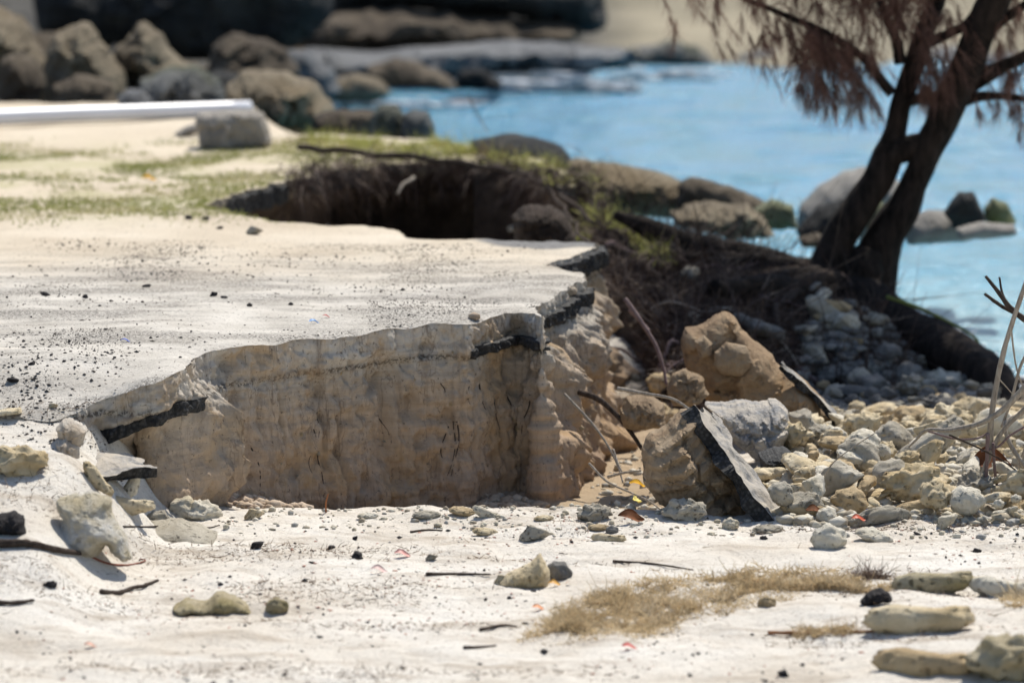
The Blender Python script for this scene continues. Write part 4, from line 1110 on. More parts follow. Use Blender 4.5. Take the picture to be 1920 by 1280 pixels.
for q, (pp, Df, hh, lab) in enumerate(FOAMS):
    g0 = np.random.default_rng(600 + q)
    if q < 3: line = spline([P(a, b, Df) for a, b in pp], 20)
    else: line = spline([PZ(a, b, -0.93) for a, b in pp], 20)
    n = (170, 50, 50, 140)[q]
    c0 = line[g0.integers(0, len(line), n)] + g0.normal(0, 1, (n, 3)) * np.array((0.15, 0.12, 0.0)) * (1 if q < 3 else 0.7)
    c0[:, 2] = -0.93 + hh * np.abs(g0.normal(0, 0.5, n))
    r0_ = g0.uniform(0.02, 0.085, n) * (1 if q < 3 else 0.35)
    Wv = IC1[0][None] * r0_[:, None, None] * np.array((2.6, 1.8, 0.32)) * (1 + g0.uniform(-0.2, 0.2, (n, len(IC1[0]), 1))) + c0[:, None]
    o = link('breaking_wave', mesh('breaking_wave', Wv.reshape(-1, 3), (IC1[1][None] + (np.arange(n) * len(IC1[0]))[:, None, None]).reshape(-1, 3), FOAM)); tag(o, lab, 'foam', kind='stuff')
# cobble beach, lit part
rc = random.Random(12)
G_LIT = 'coral cobbles heaped on the lit beach'
G_SHADE = 'coral cobbles in the shade of the tree'
placed = []
def free(x, y, r, layer):
    for (a, b, q, l) in placed:
        if l == layer and (a - x) ** 2 + ((b - y) * 0.7) ** 2 < (0.52 * (q + r)) ** 2: return False
    return True
LITPOLY = np.array([PZ(a, b, -0.62)[:2] for a, b in [(1450, 985), (1560, 992), (1700, 985), (1800, 988), (1960, 1000)]] + [(2.75, 19.0), (1.45, 18.9), (1.22, 17.4), (1.05, 16.2)])
SHPOLY = np.array([(1.5, 18.8), (2.5, 18.9), (2.5, 20.6), (2.15, 21.4), (1.72, 21.6), (1.52, 20.4)])
LAND = [((0.97, 16.2), 'the fallen asphalt chunk'), ((1.25, 16.9), 'the grey asphalt slab'), ((1.58, 16.0), 'the biggest round coral head'), ((1.40, 15.6), 'the round white patterned coral'), ((1.75, 16.6), 'the long grey coral log'),
        ((2.0, 15.8), 'the dead shrub stems'), ((1.35, 18.1), 'the long cream coral bar'), ((1.30, 17.9), 'the ochre clod'), ((1.9, 18.6), 'the edge of the tree shade'), ((2.2, 17.5), 'the shrub thicket'),
        ((2.3, 20.2), 'the outer root of the tree'), ((1.9, 21.7), 'the trunk base'), ((1.55, 21.2), 'the grey coral log below the trunk'), ((1.3, 20.6), 'the dark forked coral'), ((1.65, 19.9), 'the shaded hollow below the trunk'), ((2.1, 16.9), 'the curled rust-brown leaf'), ((1.75, 15.5), 'the front edge of the heap')]
def near_phrase(x, y):
    (lx, ly), nm = min(LAND, key=lambda l: (l[0][0] - x) ** 2 + (0.6 * (l[0][1] - y)) ** 2)
    dx, dy = x - lx, (y - ly) * 0.6
    if abs(dy) > abs(dx): return ('behind ' if dy > 0 else 'in front of ') + nm
    return ('seaward of ' if dx > 0 else 'landward of ') + nm
def heap(poly_, count, singles_n, group, tones, sizes, tries, lz, rest_label):
    x0, y0 = poly_.min(0); x1, y1 = poly_.max(0)
    found = []
    for _ in range(tries):
        if len(found) >= count: break
        x, y = rc.uniform(x0, x1), rc.uniform(y0, y1)
        if not inside(np.array([[x, y]]), poly_)[0]: continue
        L = rc.choice(sizes) * rc.uniform(0.8, 1.2)
        layer = 0 if rc.random() < 0.68 else 1
        if not free(x, y, L / 2, layer): continue
        placed.append((x, y, L / 2, layer))
        kd = rc.choices(list(KN), [4, 3, 1.6, 4.5, 2, 4])[0]; tone = rc.choices(list(tones), list(tones.values()))[0]
        thick = {'rod': .3, 'forked': .3, 'round': .52, 'knobbly': .42, 'flat': .22, 'angular': .5}[kd] * L * 0.5
        z = float(ground(x, y)[0]) + thick * 0.7 + layer * lz
        found.append((L / y, kd, tone, (x, y, z), L, rot_of(rc, 0.45), rc.randint(0, 1)))
    found.sort(key=lambda f: -f[0])
    for _, kd, tone, loc, L, rot, sd in found[:singles_n]:
        size = 'huge' if L > 0.23 else 'large' if L > 0.17 else 'medium' if L > 0.12 else 'small' if L > 0.085 else 'tiny'
        put_stone(kd, tone, loc, L, rot, f'{size} {KN[kd]} {tone} coral stone {near_phrase(loc[0], loc[1])}', group, sd=sd)
    Vs, Fs, Ms, off = [], [], [], 0
    tl = list(tones)
    from mathutils import Euler
    for _, kd, tone, loc, L, rot, sd in found[singles_n:]:
        V, F, _ = PROTO[kd, tone, sd]
        R = np.array(Euler(rot).to_matrix())
        Vs.append((V * 0.5 * L) @ R.T + np.array(loc)); Fs.append(F + off); Ms.append(np.full(len(F), tl.index(tone))); off += len(V)
    if Vs:
        o = link('coral_rubble', mesh('coral_rubble', np.concatenate(Vs), np.concatenate(Fs), mats=[CORAL[t] for t in tl], midx=np.concatenate(Ms)))
        tag(o, rest_label, 'rubble', kind='stuff')
heap(LITPOLY, 330, 165, G_LIT, {'bone-white': 3.5, 'cream': 7, 'ash-grey': 1.2, 'tan': 2.2}, (0.06, 0.08, 0.11, 0.14, 0.18, 0.24), 9000, 0.06, 'smaller coral rubble wedged between the sunlit cobbles')
heap(SHPOLY, 120, 68, G_SHADE, {'ash-grey': 3, 'slate-grey': 5, 'bone-white': 1.2, 'tan': 1.5}, (0.08, 0.1, 0.13, 0.16, 0.22), 4000, 0.06, 'smaller rubble between the shaded cobbles near the trunk')  # darker tone mix puts the tree's shade into the stone colours
# pebble bed between them
OCT = (np.array(((1, 0, 0), (-1, 0, 0), (0, 1, 0), (0, -1, 0), (0, 0, 1), (0, 0, -1)), float), np.array(((0, 2, 4), (2, 1, 4), (1, 3, 4), (3, 0, 4), (2, 0, 5), (1, 2, 5), (3, 1, 5), (0, 3, 5))))
def pebbles(name, poly_, count, r0, r1, mat, label, seed, flat=0.6, cat='pebbles', clus=0.0):
    g = np.random.default_rng(seed)
    x0, y0 = poly_.min(0); x1, y1 = poly_.max(0)
    xy = np.column_stack([g.uniform(x0, x1, count * 8), g.uniform(y0, y1, count * 8)])
    xy = xy[inside(xy, poly_)]
    if clus: xy = xy[g.uniform(0, 1, len(xy)) < np.clip(0.12 + clus * fbm(v3(xy[:, 0] * 2.2, xy[:, 1] * 1.6), seed + 3, 4), 0.03, 1)]
    xy = xy[:count]
    z = ground(xy[:, 0], xy[:, 1]); n = len(xy)
    V, F = OCT if cat in ('gravel', 'shell chips') else IC1
    r = r0 + (r1 - r0) * g.uniform(0, 1, n) ** 2.2
    sc = np.stack([g.uniform(0.8, 1.7, n), g.uniform(0.7, 1.2, n), g.uniform(0.4, 0.9, n) * flat / 0.6], 1) * r[:, None]
    a = g.uniform(0, 6.28, n)
    jv = 1 + g.uniform(-0.22, 0.22, (n, len(V), 1))
    W = V[None] * jv * sc[:, None]
    W = np.stack([W[..., 0] * np.cos(a)[:, None] - W[..., 1] * np.sin(a)[:, None], W[..., 0] * np.sin(a)[:, None] + W[..., 1] * np.cos(a)[:, None], W[..., 2]], -1)
    W = W + np.column_stack([xy, z + sc[:, 2] * 0.45])[:, None]
    FF_ = (F[None] + (np.arange(n) * len(V))[:, None, None]).reshape(-1, 3)
    o = link(name, mesh(name, W.reshape(-1, 3), FF_, mat)); tag(o, label, cat, kind='stuff')
    return o
def m_pebble(name, stops):
    m, nt, b = nmat(name); n = N(nt)
    c = n.ramp(n.voro(22, out=1), stops)
    sep = n.new('ShaderNodeSeparateColor'); nt.links.new(n.voro(22, out=1), sep.inputs[0])
    c = n.ramp(sep.outputs[0], stops)
    nt.links.new(c, b.inputs['Base Color']); b.inputs['Roughness'].default_value = 0.85
    nt.links.new(n.bump(n.noise(120, 4, 0.7), 0.004, 0.8), b.inputs['Normal'])
    return m
PEB = m_pebble('mixed_pebbles', [(0.1, (0.30, 0.25, 0.18)), (0.4, (0.52, 0.46, 0.34)), (0.7, (0.66, 0.61, 0.50)), (0.9, (0.33, 0.32, 0.29))])
PEB_SHADE = m_pebble('grey_shaded_pebbles', [(0.1, (0.10, 0.10, 0.095)), (0.4, (0.22, 0.21, 0.19)), (0.7, (0.36, 0.34, 0.30)), (0.9, (0.15, 0.12, 0.09))])  # grey pebbles coloured darker for the shade under the tree
pebbles('pebbles', LITPOLY, 3600, 0.010, 0.040, PEB, 'small cream coral rubble filling the gaps of the sunlit heap', 31)
pebbles('pebbles', SHPOLY, 2400, 0.012, 0.05, PEB_SHADE, 'small grey rubble darkened for shade between the cobbles under the tree', 32)
pebbles('pebbles', np.array([(-1.2, 14.9), (1.1, 14.85), (2.2, 14.7), (2.2, 15.45), (1.0, 15.5), (-1.1, 15.6)]), 520, 0.004, 0.016, PEB, 'fine shell and coral chips strewn along the sand crest', 33)
pebbles('pebbles', np.array([(0.15, 15.6), (1.0, 15.5), (1.2, 18.5), (0.7, 18.9), (0.3, 17.0)]), 350, 0.008, 0.03, PEB, 'scattered chips on the brown channel floor beside the cliff', 34)
PEBB = m_pebble('black_grit', [(0.1, (0.012, 0.012, 0.013)), (0.6, (0.03, 0.028, 0.028)), (0.9, (0.09, 0.07, 0.055))])
rp = np.array([(-2.2, 15.1), (-1.4, 15.6), (-0.2, 17.0), (0.1, 17.4), (0.2, 20.0), (-2.6, 20.5)])
pebbles('gravel', rp, 1100, 0.002, 0.0085, PEBB, 'black asphalt grit scattered over the dusty road surface', 35, cat='gravel', clus=0.8)
pebbles('gravel', rp, 9500, 0.0012, 0.0042, PEBB, 'fine dark grit dusted in bands over the road surface', 39, cat='gravel', clus=1.4)
pebbles('gravel', np.array([(-2.3, 14.2), (-1.75, 14.5), (-1.35, 15.5), (-1.3, 16.0), (-2.4, 15.4)]), 800, 0.002, 0.009, PEBB, 'thick black grit by the broken asphalt of the hollow', 36, cat='gravel', clus=0.8)
pebbles('gravel', np.array([(-1.9, 11.8), (2.0, 11.8), (2.1, 15.2), (-1.2, 15.4)]), 360, 0.003, 0.010, PEBB, 'dark specks of debris on the near beach sand', 37, cat='gravel', clus=0.8)

for q in range(44):
    i0 = rr.uniform(3.5, 31.0); k = edge_range(i0, i0 + 0.6)
    if not len(k): continue
    kk = int(k[len(k) // 2]); h0 = rr.uniform(0.10, 0.62)
    fp = face_point(np.array([kk]), np.array([h0]), -0.004)[0]
    sz = rr.choice((0.07, 0.1, 0.14, 0.2)) * rr.uniform(0.7, 1.2)
    kd = rr.choice(('knobbly', 'angular', 'round', 'flat')); tone = rr.choice(('tan', 'cream', 'tan', 'ash-grey'))
    link('embedded_stone', proto_mesh(kd, tone, q % 2), road, fp, rot_of(rr, 1.0), (sz, sz, sz))
kf = edge_range(9.2, 24.6)[::6]
foot = np.concatenate([E[kf] + nrm[kf] * 0.03, (E[kf] + nrm[kf] * 0.30)[::-1]])
PEBC = m_pebble('sand_crumbs', [(0.1, (0.30, 0.215, 0.145)), (0.4, (0.42, 0.32, 0.225)), (0.7, (0.52, 0.43, 0.33)), (0.9, (0.36, 0.26, 0.17))])
pebbles('sand_crumbs', foot, 1500, 0.004, 0.03, PEBC, 'crumbs of brown sand fallen along the foot of the cut face', 40, cat='crumbs')
# ------------------------------------------------------------------ single stones placed by eye
def at(px, py):
    return hit(px, py)
singles = [
    # px, py(base), length px, kind, tone, rot, squash, label
    (32, 886, 100, 'knobbly', 'cream', (0, 0.0, 0.2), (1, 1, 1.0), 'thick cream coral lump at the head of the sand ramp'),
    (20, 862, 60, 'flat', 'bone-white', (0.2, 0.2, 0.6), (1, 1, 1.3), 'white flat coral piece resting behind the cream lump on the ramp'),
    (185, 930, 70, 'rod', 'cream', (0, 0.85, 0.1), (1, 0.8, 0.8), 'cream coral finger leaning against the white three-armed coral'),
    (246, 935, 66, 'rod', 'bone-white', (0, -1.15, 0.3), (1, 1.2, 1.2), 'white coral finger standing upright by the asphalt shelf'),
    (240, 964, 90, 'rod', 'cream', (0, 0.05, 0.1), (1, 1, 1.0), 'cream coral rod lying behind the white three-armed coral'),
    (300, 955, 60, 'round', 'ash-grey', (0.3, 0.4, 0.5), (1, 1, 1), 'round grey pitted stone between white corals on the crest'),
    (350, 952, 84, 'round', 'bone-white', (0, 0.2, 0.1), (1, 1, 0.75), 'smooth white coral dome on the crest by the hollow'),
    (375, 972, 80, 'knobbly', 'bone-white', (0.1, 0.1, 1.0), (1, 1, 0.8), 'lumpy white coral beside the smooth white dome'),
    (475, 974, 44, 'angular', 'cream', (0.2, 0.1, 0.4), (1, 1, 1.1), 'small cream cube-like stone on the crest below the cliff'),
    (690, 972, 42, 'flat', 'bone-white', (0, 0, 0.1), (1, 1, 1.3), 'pale flat stone on the crest under the middle of the cliff'),
    (800, 972, 56, 'flat', 'ash-grey', (0, 0, 0.1), (1, 1, 1.0), 'flat bluish-grey stone on the crest'),
    (868, 970, 56, 'flat', 'tan', (0.1, 0.15, 0.2), (1, 1, 1.3), 'tan flat stone leaning on the crest'),
    (912, 970, 48, 'rod', 'bone-white', (0, 0.35, 0.2), (1, 1, 1), 'white pitted coral finger on the crest'),
    (1112, 972, 60, 'knobbly', 'ash-grey', (0, 0, 0.4), (1, 1, 1), 'pitted grey coral at the mouth of the channel'),
    (1280, 976, 76, 'knobbly', 'ash-grey', (0.1, 0, 0.2), (1, 1, 0.9), 'pitted grey coral in front of the fallen chunk'),
    (1020, 975, 40, 'flat', 'cream', (0, 0, 0.3), (1, 1, 1.2), 'small cream stone on the crest near the channel'),
    (1370, 990, 40, 'round', 'bone-white', (0, 0, 0), (1, 1, 0.9), 'small round white stone at the foot of the fallen chunk'),
    (1000, 1015, 66, 'angular', 'ash-grey', (0.2, 0.2, 0.3), (1, 1, 0.7), 'grey angular stone half sunk in the sand'),
    (910, 1005, 50, 'flat', 'cream', (0.1, 0.1, 0.2), (1, 1, 1.0), 'cream flat stone half sunk beside the grey angular one'),
    (1142, 1014, 56, 'rod', 'cream', (0, 0, 0.05), (1, 1, 0.9), 'short cream rod stone on the sand below the channel'),
    (1122, 994, 42, 'flat', 'tan', (0, 0, 0.1), (1, 1, 1.4), 'oval tan pebble on the sand below the channel'),
    (1148, 999, 30, 'round', 'slate-grey', (0, 0, 0), (1, 1, 0.7), 'dark slate pebble beside the oval tan one'),
    (1440, 1000, 60, 'flat', 'ash-grey', (0, 0, 0.2), (1, 1, 1.2), 'grey flat stone at the edge of the sunlit cobbles'),
    (1050, 1088, 60, 'round', 'slate-grey', (0.3, 0.5, 0.4), (1, 1, 0.9), 'blue-grey pebble behind the pale wedge stone'),
    (940, 1098, 40, 'angular', 'cream', (0.2, 0.1, 0.7), (1, 1, 0.9), 'small cream stone against the pale wedge stone'),
    (808, 1053, 26, 'angular', 'ash-grey', (0.3, 0.1, 0.3), (1, 1, 1.2), 'tiny grey pointed stone alone on the sand'),
    (520, 1145, 54, 'round', 'mossy', (0, 0, 0), (1, 1, 0.7), 'small brown stone beside the mossy mound'),
    (1555, 1028, 84, 'round', 'bone-white', (0, 0, 0.3), (1, 1, 1.0), 'round white patterned coral at the edge of the cobbles'),
    (1640, 1016, 74, 'flat', 'bone-white', (0.2, 0.25, -0.2), (1, 1, 2.0), 'white lipped coral with a hollow underside beside the round one'),
    (1772, 990, 52, 'angular', 'bone-white', (0.2, -0.3, 0.2), (1, 1, 1.1), 'white angular coral at the front of the sunlit cobbles'),
    (1678, 925, 120, 'round', 'ash-grey', (0.4, 0.2, 0.2), (1, 1, 1.1), 'biggest round speckled coral head in the middle of the heap'),
    (1612, 885, 110, 'round', 'ash-grey', (0.2, 0.6, 0.9), (1, 1, 1.1), 'grey round coral head behind the biggest one'),
    (1595, 962, 96, 'round', 'tan', (0.2, 0.3, 0.9), (1, 1, 0.9), 'speckled tan dome under the bow-tie coral'),
    (1585, 922, 92, 'forked', 'cream', (0.3, 0.3, 0.4), (1, 1, 1.1), 'bow-tie shaped cream coral on the speckled dome'),
    (1740, 868, 140, 'rod', 'ash-grey', (0, -0.65, 0.3), (1, 1, 1), 'long grey coral log slanting out of the heap'),
    (1722, 962, 90, 'rod', 'tan', (0, -0.35, 0.2), (1, 1.3, 1.3), 'thick tan coral stub lying at the front of the heap'),
    (1525, 935, 80, 'rod', 'cream', (0, 0.1, 0.1), (1, 1, 1), 'cream coral rod next to the grey asphalt slab'),
    (1510, 972, 80, 'rod', 'tan', (0, 0.1, 0.15), (1, 1.2, 1.2), 'fat tan coral rod at the foot of the heap'),
    (1525, 800, 150, 'rod', 'cream', (0.1, 0.35, 0.2), (1, 0.9, 0.9), 'long cream coral bar at the back of the sunlit heap'),
    (1416, 772, 44, 'rod', 'cream', (0.1, -1.4, 0.1), (1, 1.5, 1.4), 'upright cream coral stub against the ochre clod'),
    (1225, 800, 90, 'knobbly', 'tan', (0.1, 0.1, 0.2), (1, 1, 1.2), 'tan knobbly stone between the cliff end and the fallen chunk'),
    (1240, 745, 70, 'round', 'tan', (0.1, 0.4, 0.6), (1, 1, 1), 'round tan stone behind the fallen chunk'),
    (1294, 522, 46, 'round', 'ash-grey', (0.2, -0.3, 0.2), (1, 1, 0.8), 'pale grey oval stone lying high on the dark bank'),
    (1298, 602, 40, 'angular', 'ash-grey', (0.2, 0.2, 0.2), (1, 1, 0.8), 'small pale stone on the bank above the ochre clod'),
    (1190, 715, 26, 'round', 'bone-white', (0, 0, 0), (1, 1, 1), 'small white pebble in the dark beside the cliff end'),
    (1640, 612, 60, 'angular', 'ash-grey', (0.2, 0.2, 0.2), (1, 1, 1), 'pale angular stone against the base of the trunk'),
    (1560, 612, 100, 'rod', 'ash-grey', (0.1, 0.5, 0.3), (1, 1, 1), 'grey coral log lying below the trunk base'),
    (1420, 632, 110, 'forked', 'slate-grey', (0.1, 0.35, 0.2), (1, 1, 0.8), 'dark forked coral on the bank left of the trunk'),
    (1880, 1118, 110, 'rod', 'bone-white', (0, 0.05, -0.1), (1, 1, 1), 'white coral log behind the thick pale one on the sand'),
    (1752, 1112, 134, 'rod', 'mossy', (0, -0.12, 0.1), (1, 1.1, 1.2), 'olive coral log lying on the dried weed'),
    (1726, 1182, 176, 'rod', 'cream', (0, -0.08, 0.05), (1, 0.95, 1.0), 'thick pale coral log in front of the olive one'),
    (1738, 1262, 170, 'rod', 'tan', (0, 0.0, 0.05), (1, 0.9, 0.9), 'tan coral log nearest the camera'),
    (1885, 1262, 150, 'knobbly', 'mossy', (0.1, 0.0, 0.3), (1, 1, 1.1), 'large mossy stone nearest the camera'),
    (1438, 1140, 44, 'round', 'tan', (0, 0, 0), (1, 1, 0.7), 'small tan stone beyond the dried weed'),
    (475, 440, 34, 'angular', 'ash-grey', (0.2, 0.2, 0.1), (1, 1, 1.2), 'pale grey stone on the road before the gully'),
    (960, 446, 20, 'round', 'bone-white', (0, 0, 0), (1, 1, 1), 'small white pebble on the bare asphalt at the gully edge'),
    (98, 772, 22, 'angular', 'cream', (0, 0, 0), (1, 1, 1), 'small cream stone at the lip of the hollow'),
]
for px, py, lpx, kd, tone, rot, sq, lab in singles:
    b = at(px, py)
    L = lpx * b[1] / FPX
    ext = {'rod': .34, 'forked': .4, 'round': .58, 'knobbly': .55, 'flat': .25, 'angular': .6}[kd] * L * 0.5 * sq[2]
    up = abs(math.sin(rot[1])) * L * 0.42
    o = put_stone(kd, tone, b + np.array((0, 0, max(ext * 0.6, up))), L * 1.08, (rot[0], rot[1], rot[2]), lab, None, sd=hash(lab) % 1)
# bigger corals and chunks by outline
def base_D(px, py): return float(at(px, py)[1])
D = base_D(185, 1048)
W = m_rock('coral_stained', (0.60, 0.52, 0.36), (0.80, 0.76, 0.67), (0.86, 0.84, 0.79), 3.0, 0.5, moss=(0.60, 0.50, 0.31), bumpd=0.04)
inflate('coral_stone', [(98, 945), (130, 932), (175, 930), (205, 942), (212, 972), (226, 1000), (240, 1022), (251, 1048), (236, 1056), (214, 1044), (196, 1022), (186, 1040), (172, 1052), (140, 1046), (116, 1034), (108, 1004), (114, 978)], D, 0.18, W, 81, 0.06, up=0.35, label='large white three-armed coral chunk with a mossy pitted side on the sand', cat='coral')
D = base_D(985, 1098)
inflate('coral_stone', [(928, 1096), (948, 1076), (972, 1066), (996, 1052), (1012, 1036), (1022, 1052), (1032, 1070), (1030, 1098), (990, 1106), (950, 1102)], D, 0.15, CORAL['cream'], 82, 0.04, facet=0.3, label='pale peaked wedge stone alone in the middle of the near sand', cat='stone')
D = base_D(420, 1146)
inflate('coral_stone', [(322, 1140), (350, 1124), (385, 1128), (405, 1112), (440, 1118), (470, 1138), (500, 1146), (440, 1152), (350, 1150)], D, 0.2, CORAL['mossy'], 83, 0.06, label='low olive mossy stone mound on the near sand', cat='stone')
D = base_D(25, 1000)
inflate('charcoal_lump', [(-30, 975), (0, 962), (24, 956), (44, 966), (50, 1000), (20, 1006), (-30, 1004)], D, 0.12, CHAR, 84, 0.06, facet=0.5, label='black charred lump beside the white three-armed coral', cat='charcoal')
D = base_D(1640, 1134)
inflate('charcoal_lump', [(1610, 1128), (1624, 1112), (1650, 1100), (1668, 1112), (1674, 1126), (1650, 1132), (1620, 1136)], D, 0.07, CHAR, 85, 0.08, facet=0.5, label='black burnt lump between the coral logs', cat='charcoal')
D = base_D(330, 1022)
inflate('flat_stone', [(232, 1012), (262, 994), (310, 986), (360, 992), (405, 1010), (400, 1028), (330, 1026), (270, 1022)], D + 0.1, 0.32, CORAL['ash-grey'], 86, 0.03, flat=0.4, label='flat grey slab stone sunk in the sand under a thin twig', cat='stone', up=1.6)

# asphalt shelf hanging beside the hollow
shelf = bpy.data.objects.new('pavement_slab', None); COL.objects.link(shelf); tag(shelf, 'thin asphalt shelf sticking out beside the sandy hollow', 'pavement')
# nose of spilled earth by the hollow
for q, (ol, D, dp) in enumerate([([(106, 800), (120, 784), (146, 790), (162, 806), (156, 832), (140, 842), (120, 832), (108, 818)], 14.25, 0.2),
                                 ([(104, 826), (126, 818), (148, 836), (150, 858), (128, 862), (108, 848)], 14.2, 0.16)]):
    inflate('sand_clod', ol, D + 0.45, dp, CUT, 90 + q, 0.06, label=['rounded sand clod at the lip of the hollow', 'small sand clod under the lip of the hollow'][q], cat='clod')

# fallen road chunk, tilted, with its asphalt crust
ch = bpy.data.objects.new('pavement_chunk', None); COL.objects.link(ch); tag(ch, 'fallen road chunk of layered sand with a tilted black asphalt crust', 'pavement')
inflate('sand_base', [(1200, 850), (1215, 815), (1250, 790), (1280, 766), (1306, 770), (1330, 815), (1362, 850), (1386, 900), (1408, 950), (1428, 990), (1330, 1000), (1246, 985), (1252, 950), (1228, 935), (1208, 900)], 15.62, 0.5, CLOD, 92, 0.06, facet=1.0, layered=0.04, parent=ch)
def slab_prism(pa, pb, D0, D1, width, thick, mat, seed, parent, name='asphalt_crust', wdir=None):
    """a slab whose broken edge runs from pixel pa to pb; width goes along wdir, thickness down"""
    a, b = P(*pa, D0), P(*pb, D1)
    u = b - a; L = np.linalg.norm(u); u /= L
    w = np.array(wdir, float); w -= u * (w @ u); w /= np.linalg.norm(w)
    nn = np.cross(u, w); nn = nn if nn[2] > 0 else -nn
    nu, nv = 46, 18
    S_, T_ = np.meshgrid(np.linspace(0, 1, nu), np.linspace(0, 1, nv), indexing='ij')
    def sheet(off, sd):
        q = np.stack([S_ * L, T_ * width, 0 * S_ + sd], -1)
        wob = fbm(q * 9, seed + sd, 3)
        pe = a + u * (S_ * L)[..., None] + w * (T_ * width * (1 + 0.35 * fbm(v3(S_ * 6, 0 * S_ + 3), seed, 3)))[..., None] + u * (0.5 * L * (S_ - 0.5) * 0.16 * fbm(v3(T_ * 5, 0 * S_ + 8), seed + 2, 3))[..., None] + nn * (off + 0.014 * wob)[..., None]
        pe = pe + w * ((T_ == 0) * 0.03 * fbm(v3(S_ * L * 20, 0 * S_ + sd), seed + 4, 3))[..., None]
        return pe.reshape(-1, 3)
    top, bot = sheet(0.0, 1), sheet(-thick, 2)
    mid = sheet(-thick * 0.5, 5)
    F = grid_faces(nu, nv); Fb = F[:, ::-1] + nu * nv
    V = np.concatenate([top, bot])
    ii = np.arange(nu * nv).reshape(nu, nv)
    loop = np.concatenate([ii[:, 0], ii[-1, 1:], ii[-2::-1, -1], ii[0, -2:0:-1]])
    l2 = np.roll(loop, -1)
    side = np.stack([loop, loop + nu * nv, l2 + nu * nv, l2], 1)
    V = np.concatenate([V])
    Fq = np.concatenate([F, Fb, side])
    mi = np.concatenate([np.ones(len(F)), np.zeros(len(Fb) + len(side))])
    if np.dot(np.cross(V[F[0, 1]] - V[F[0, 0]], V[F[0, 2]] - V[F[0, 0]]), nn) < 0: Fq = Fq[:, ::-1]
    return link(name, mesh(name, V, Fq, None, False, mats=[mat, ASPH_GREY], midx=mi), parent)
slab_prism((92, 894), (292, 876), 14.55, 14.75, 0.24, 0.05, ASPH, 87, shelf, wdir=(0.05, 1.0, 0.10))
slab_prism((1300, 764), (1456, 990), 15.50, 15.22, 0.19, 0.055, ASPH, 93, ch, wdir=(0.17, 1.0, 0.10))
inflate('asphalt_slab', [(1322, 770), (1380, 764), (1440, 768), (1462, 762), (1482, 776), (1490, 810), (1470, 840), (1500, 860), (1530, 876), (1526, 900), (1490, 890), (1440, 880), (1400, 850), (1360, 815)], 16.9, 0.45, ASPH_GREY, 94, 0.05, facet=0.9, label='grey broken asphalt slab lying behind the fallen chunk', cat='pavement', up=0.6)
inflate('asphalt_slab', [(1420, 850), (1470, 838), (1500, 856), (1532, 876), (1528, 905), (1480, 896), (1430, 885)], 16.55, 0.3, ASPH, 95, 0.06, facet=0.9, label='black broken asphalt edge sticking out over the cobbles', cat='pavement')
# ochre clod with crust
oc = bpy.data.objects.new('pavement_chunk', None); COL.objects.link(oc); tag(oc, 'upended ochre road clod with embedded stones below the tree', 'pavement')
inflate('sand_base', [(1276, 630), (1284, 612), (1318, 606), (1340, 588), (1356, 578), (1374, 592), (1392, 618), (1430, 650), (1462, 680), (1500, 706), (1534, 736), (1560, 768), (1572, 792), (1470, 800), (1380, 790), (1330, 752), (1296, 712), (1282, 670)], 18.0, 0.45, CLOD_ORANGE, 96, 0.05, facet=0.65, parent=oc)
slab_prism((1470, 684), (1572, 782), 17.80, 17.8, 0.07, 0.03, ASPH, 97, oc, wdir=(0.05, 1.0, 0.135))
for q, (ol, D) in enumerate([([(1340, 660), (1362, 640), (1400, 648), (1412, 680), (1392, 706), (1352, 702), (1338, 684)], 17.78), ([(1302, 640), (1320, 628), (1336, 644), (1334, 668), (1312, 672)], 17.82)]):
    inflate('embedded_stone', ol, D, 0.12, CLOD, 98 + q, 0.04, parent=oc)
inflate('sand_clod', [(1250, 735), (1258, 702), (1284, 690), (1316, 706), (1330, 740), (1300, 764), (1262, 760)], 17.6, 0.2, CLOD, 103, 0.07, facet=1.0, label='hollowed tan clod leaning under the ochre clod', cat='clod')
inflate('sand_clod', [(1160, 770), (1176, 742), (1212, 736), (1246, 756), (1248, 800), (1200, 806), (1166, 800)], 17.2, 0.25, CLOD, 104, 0.07, facet=1.0, label='tan clod fallen at the right foot of the cliff', cat='clod')
inflate('sand_clod', [(1440, 1002), (1380, 1000), (1400, 985), (1440, 985)], 15.5, 0.1, CLOD, 105, 0.05, label='small sand crumb at the foot of the fallen chunk', cat='clod')

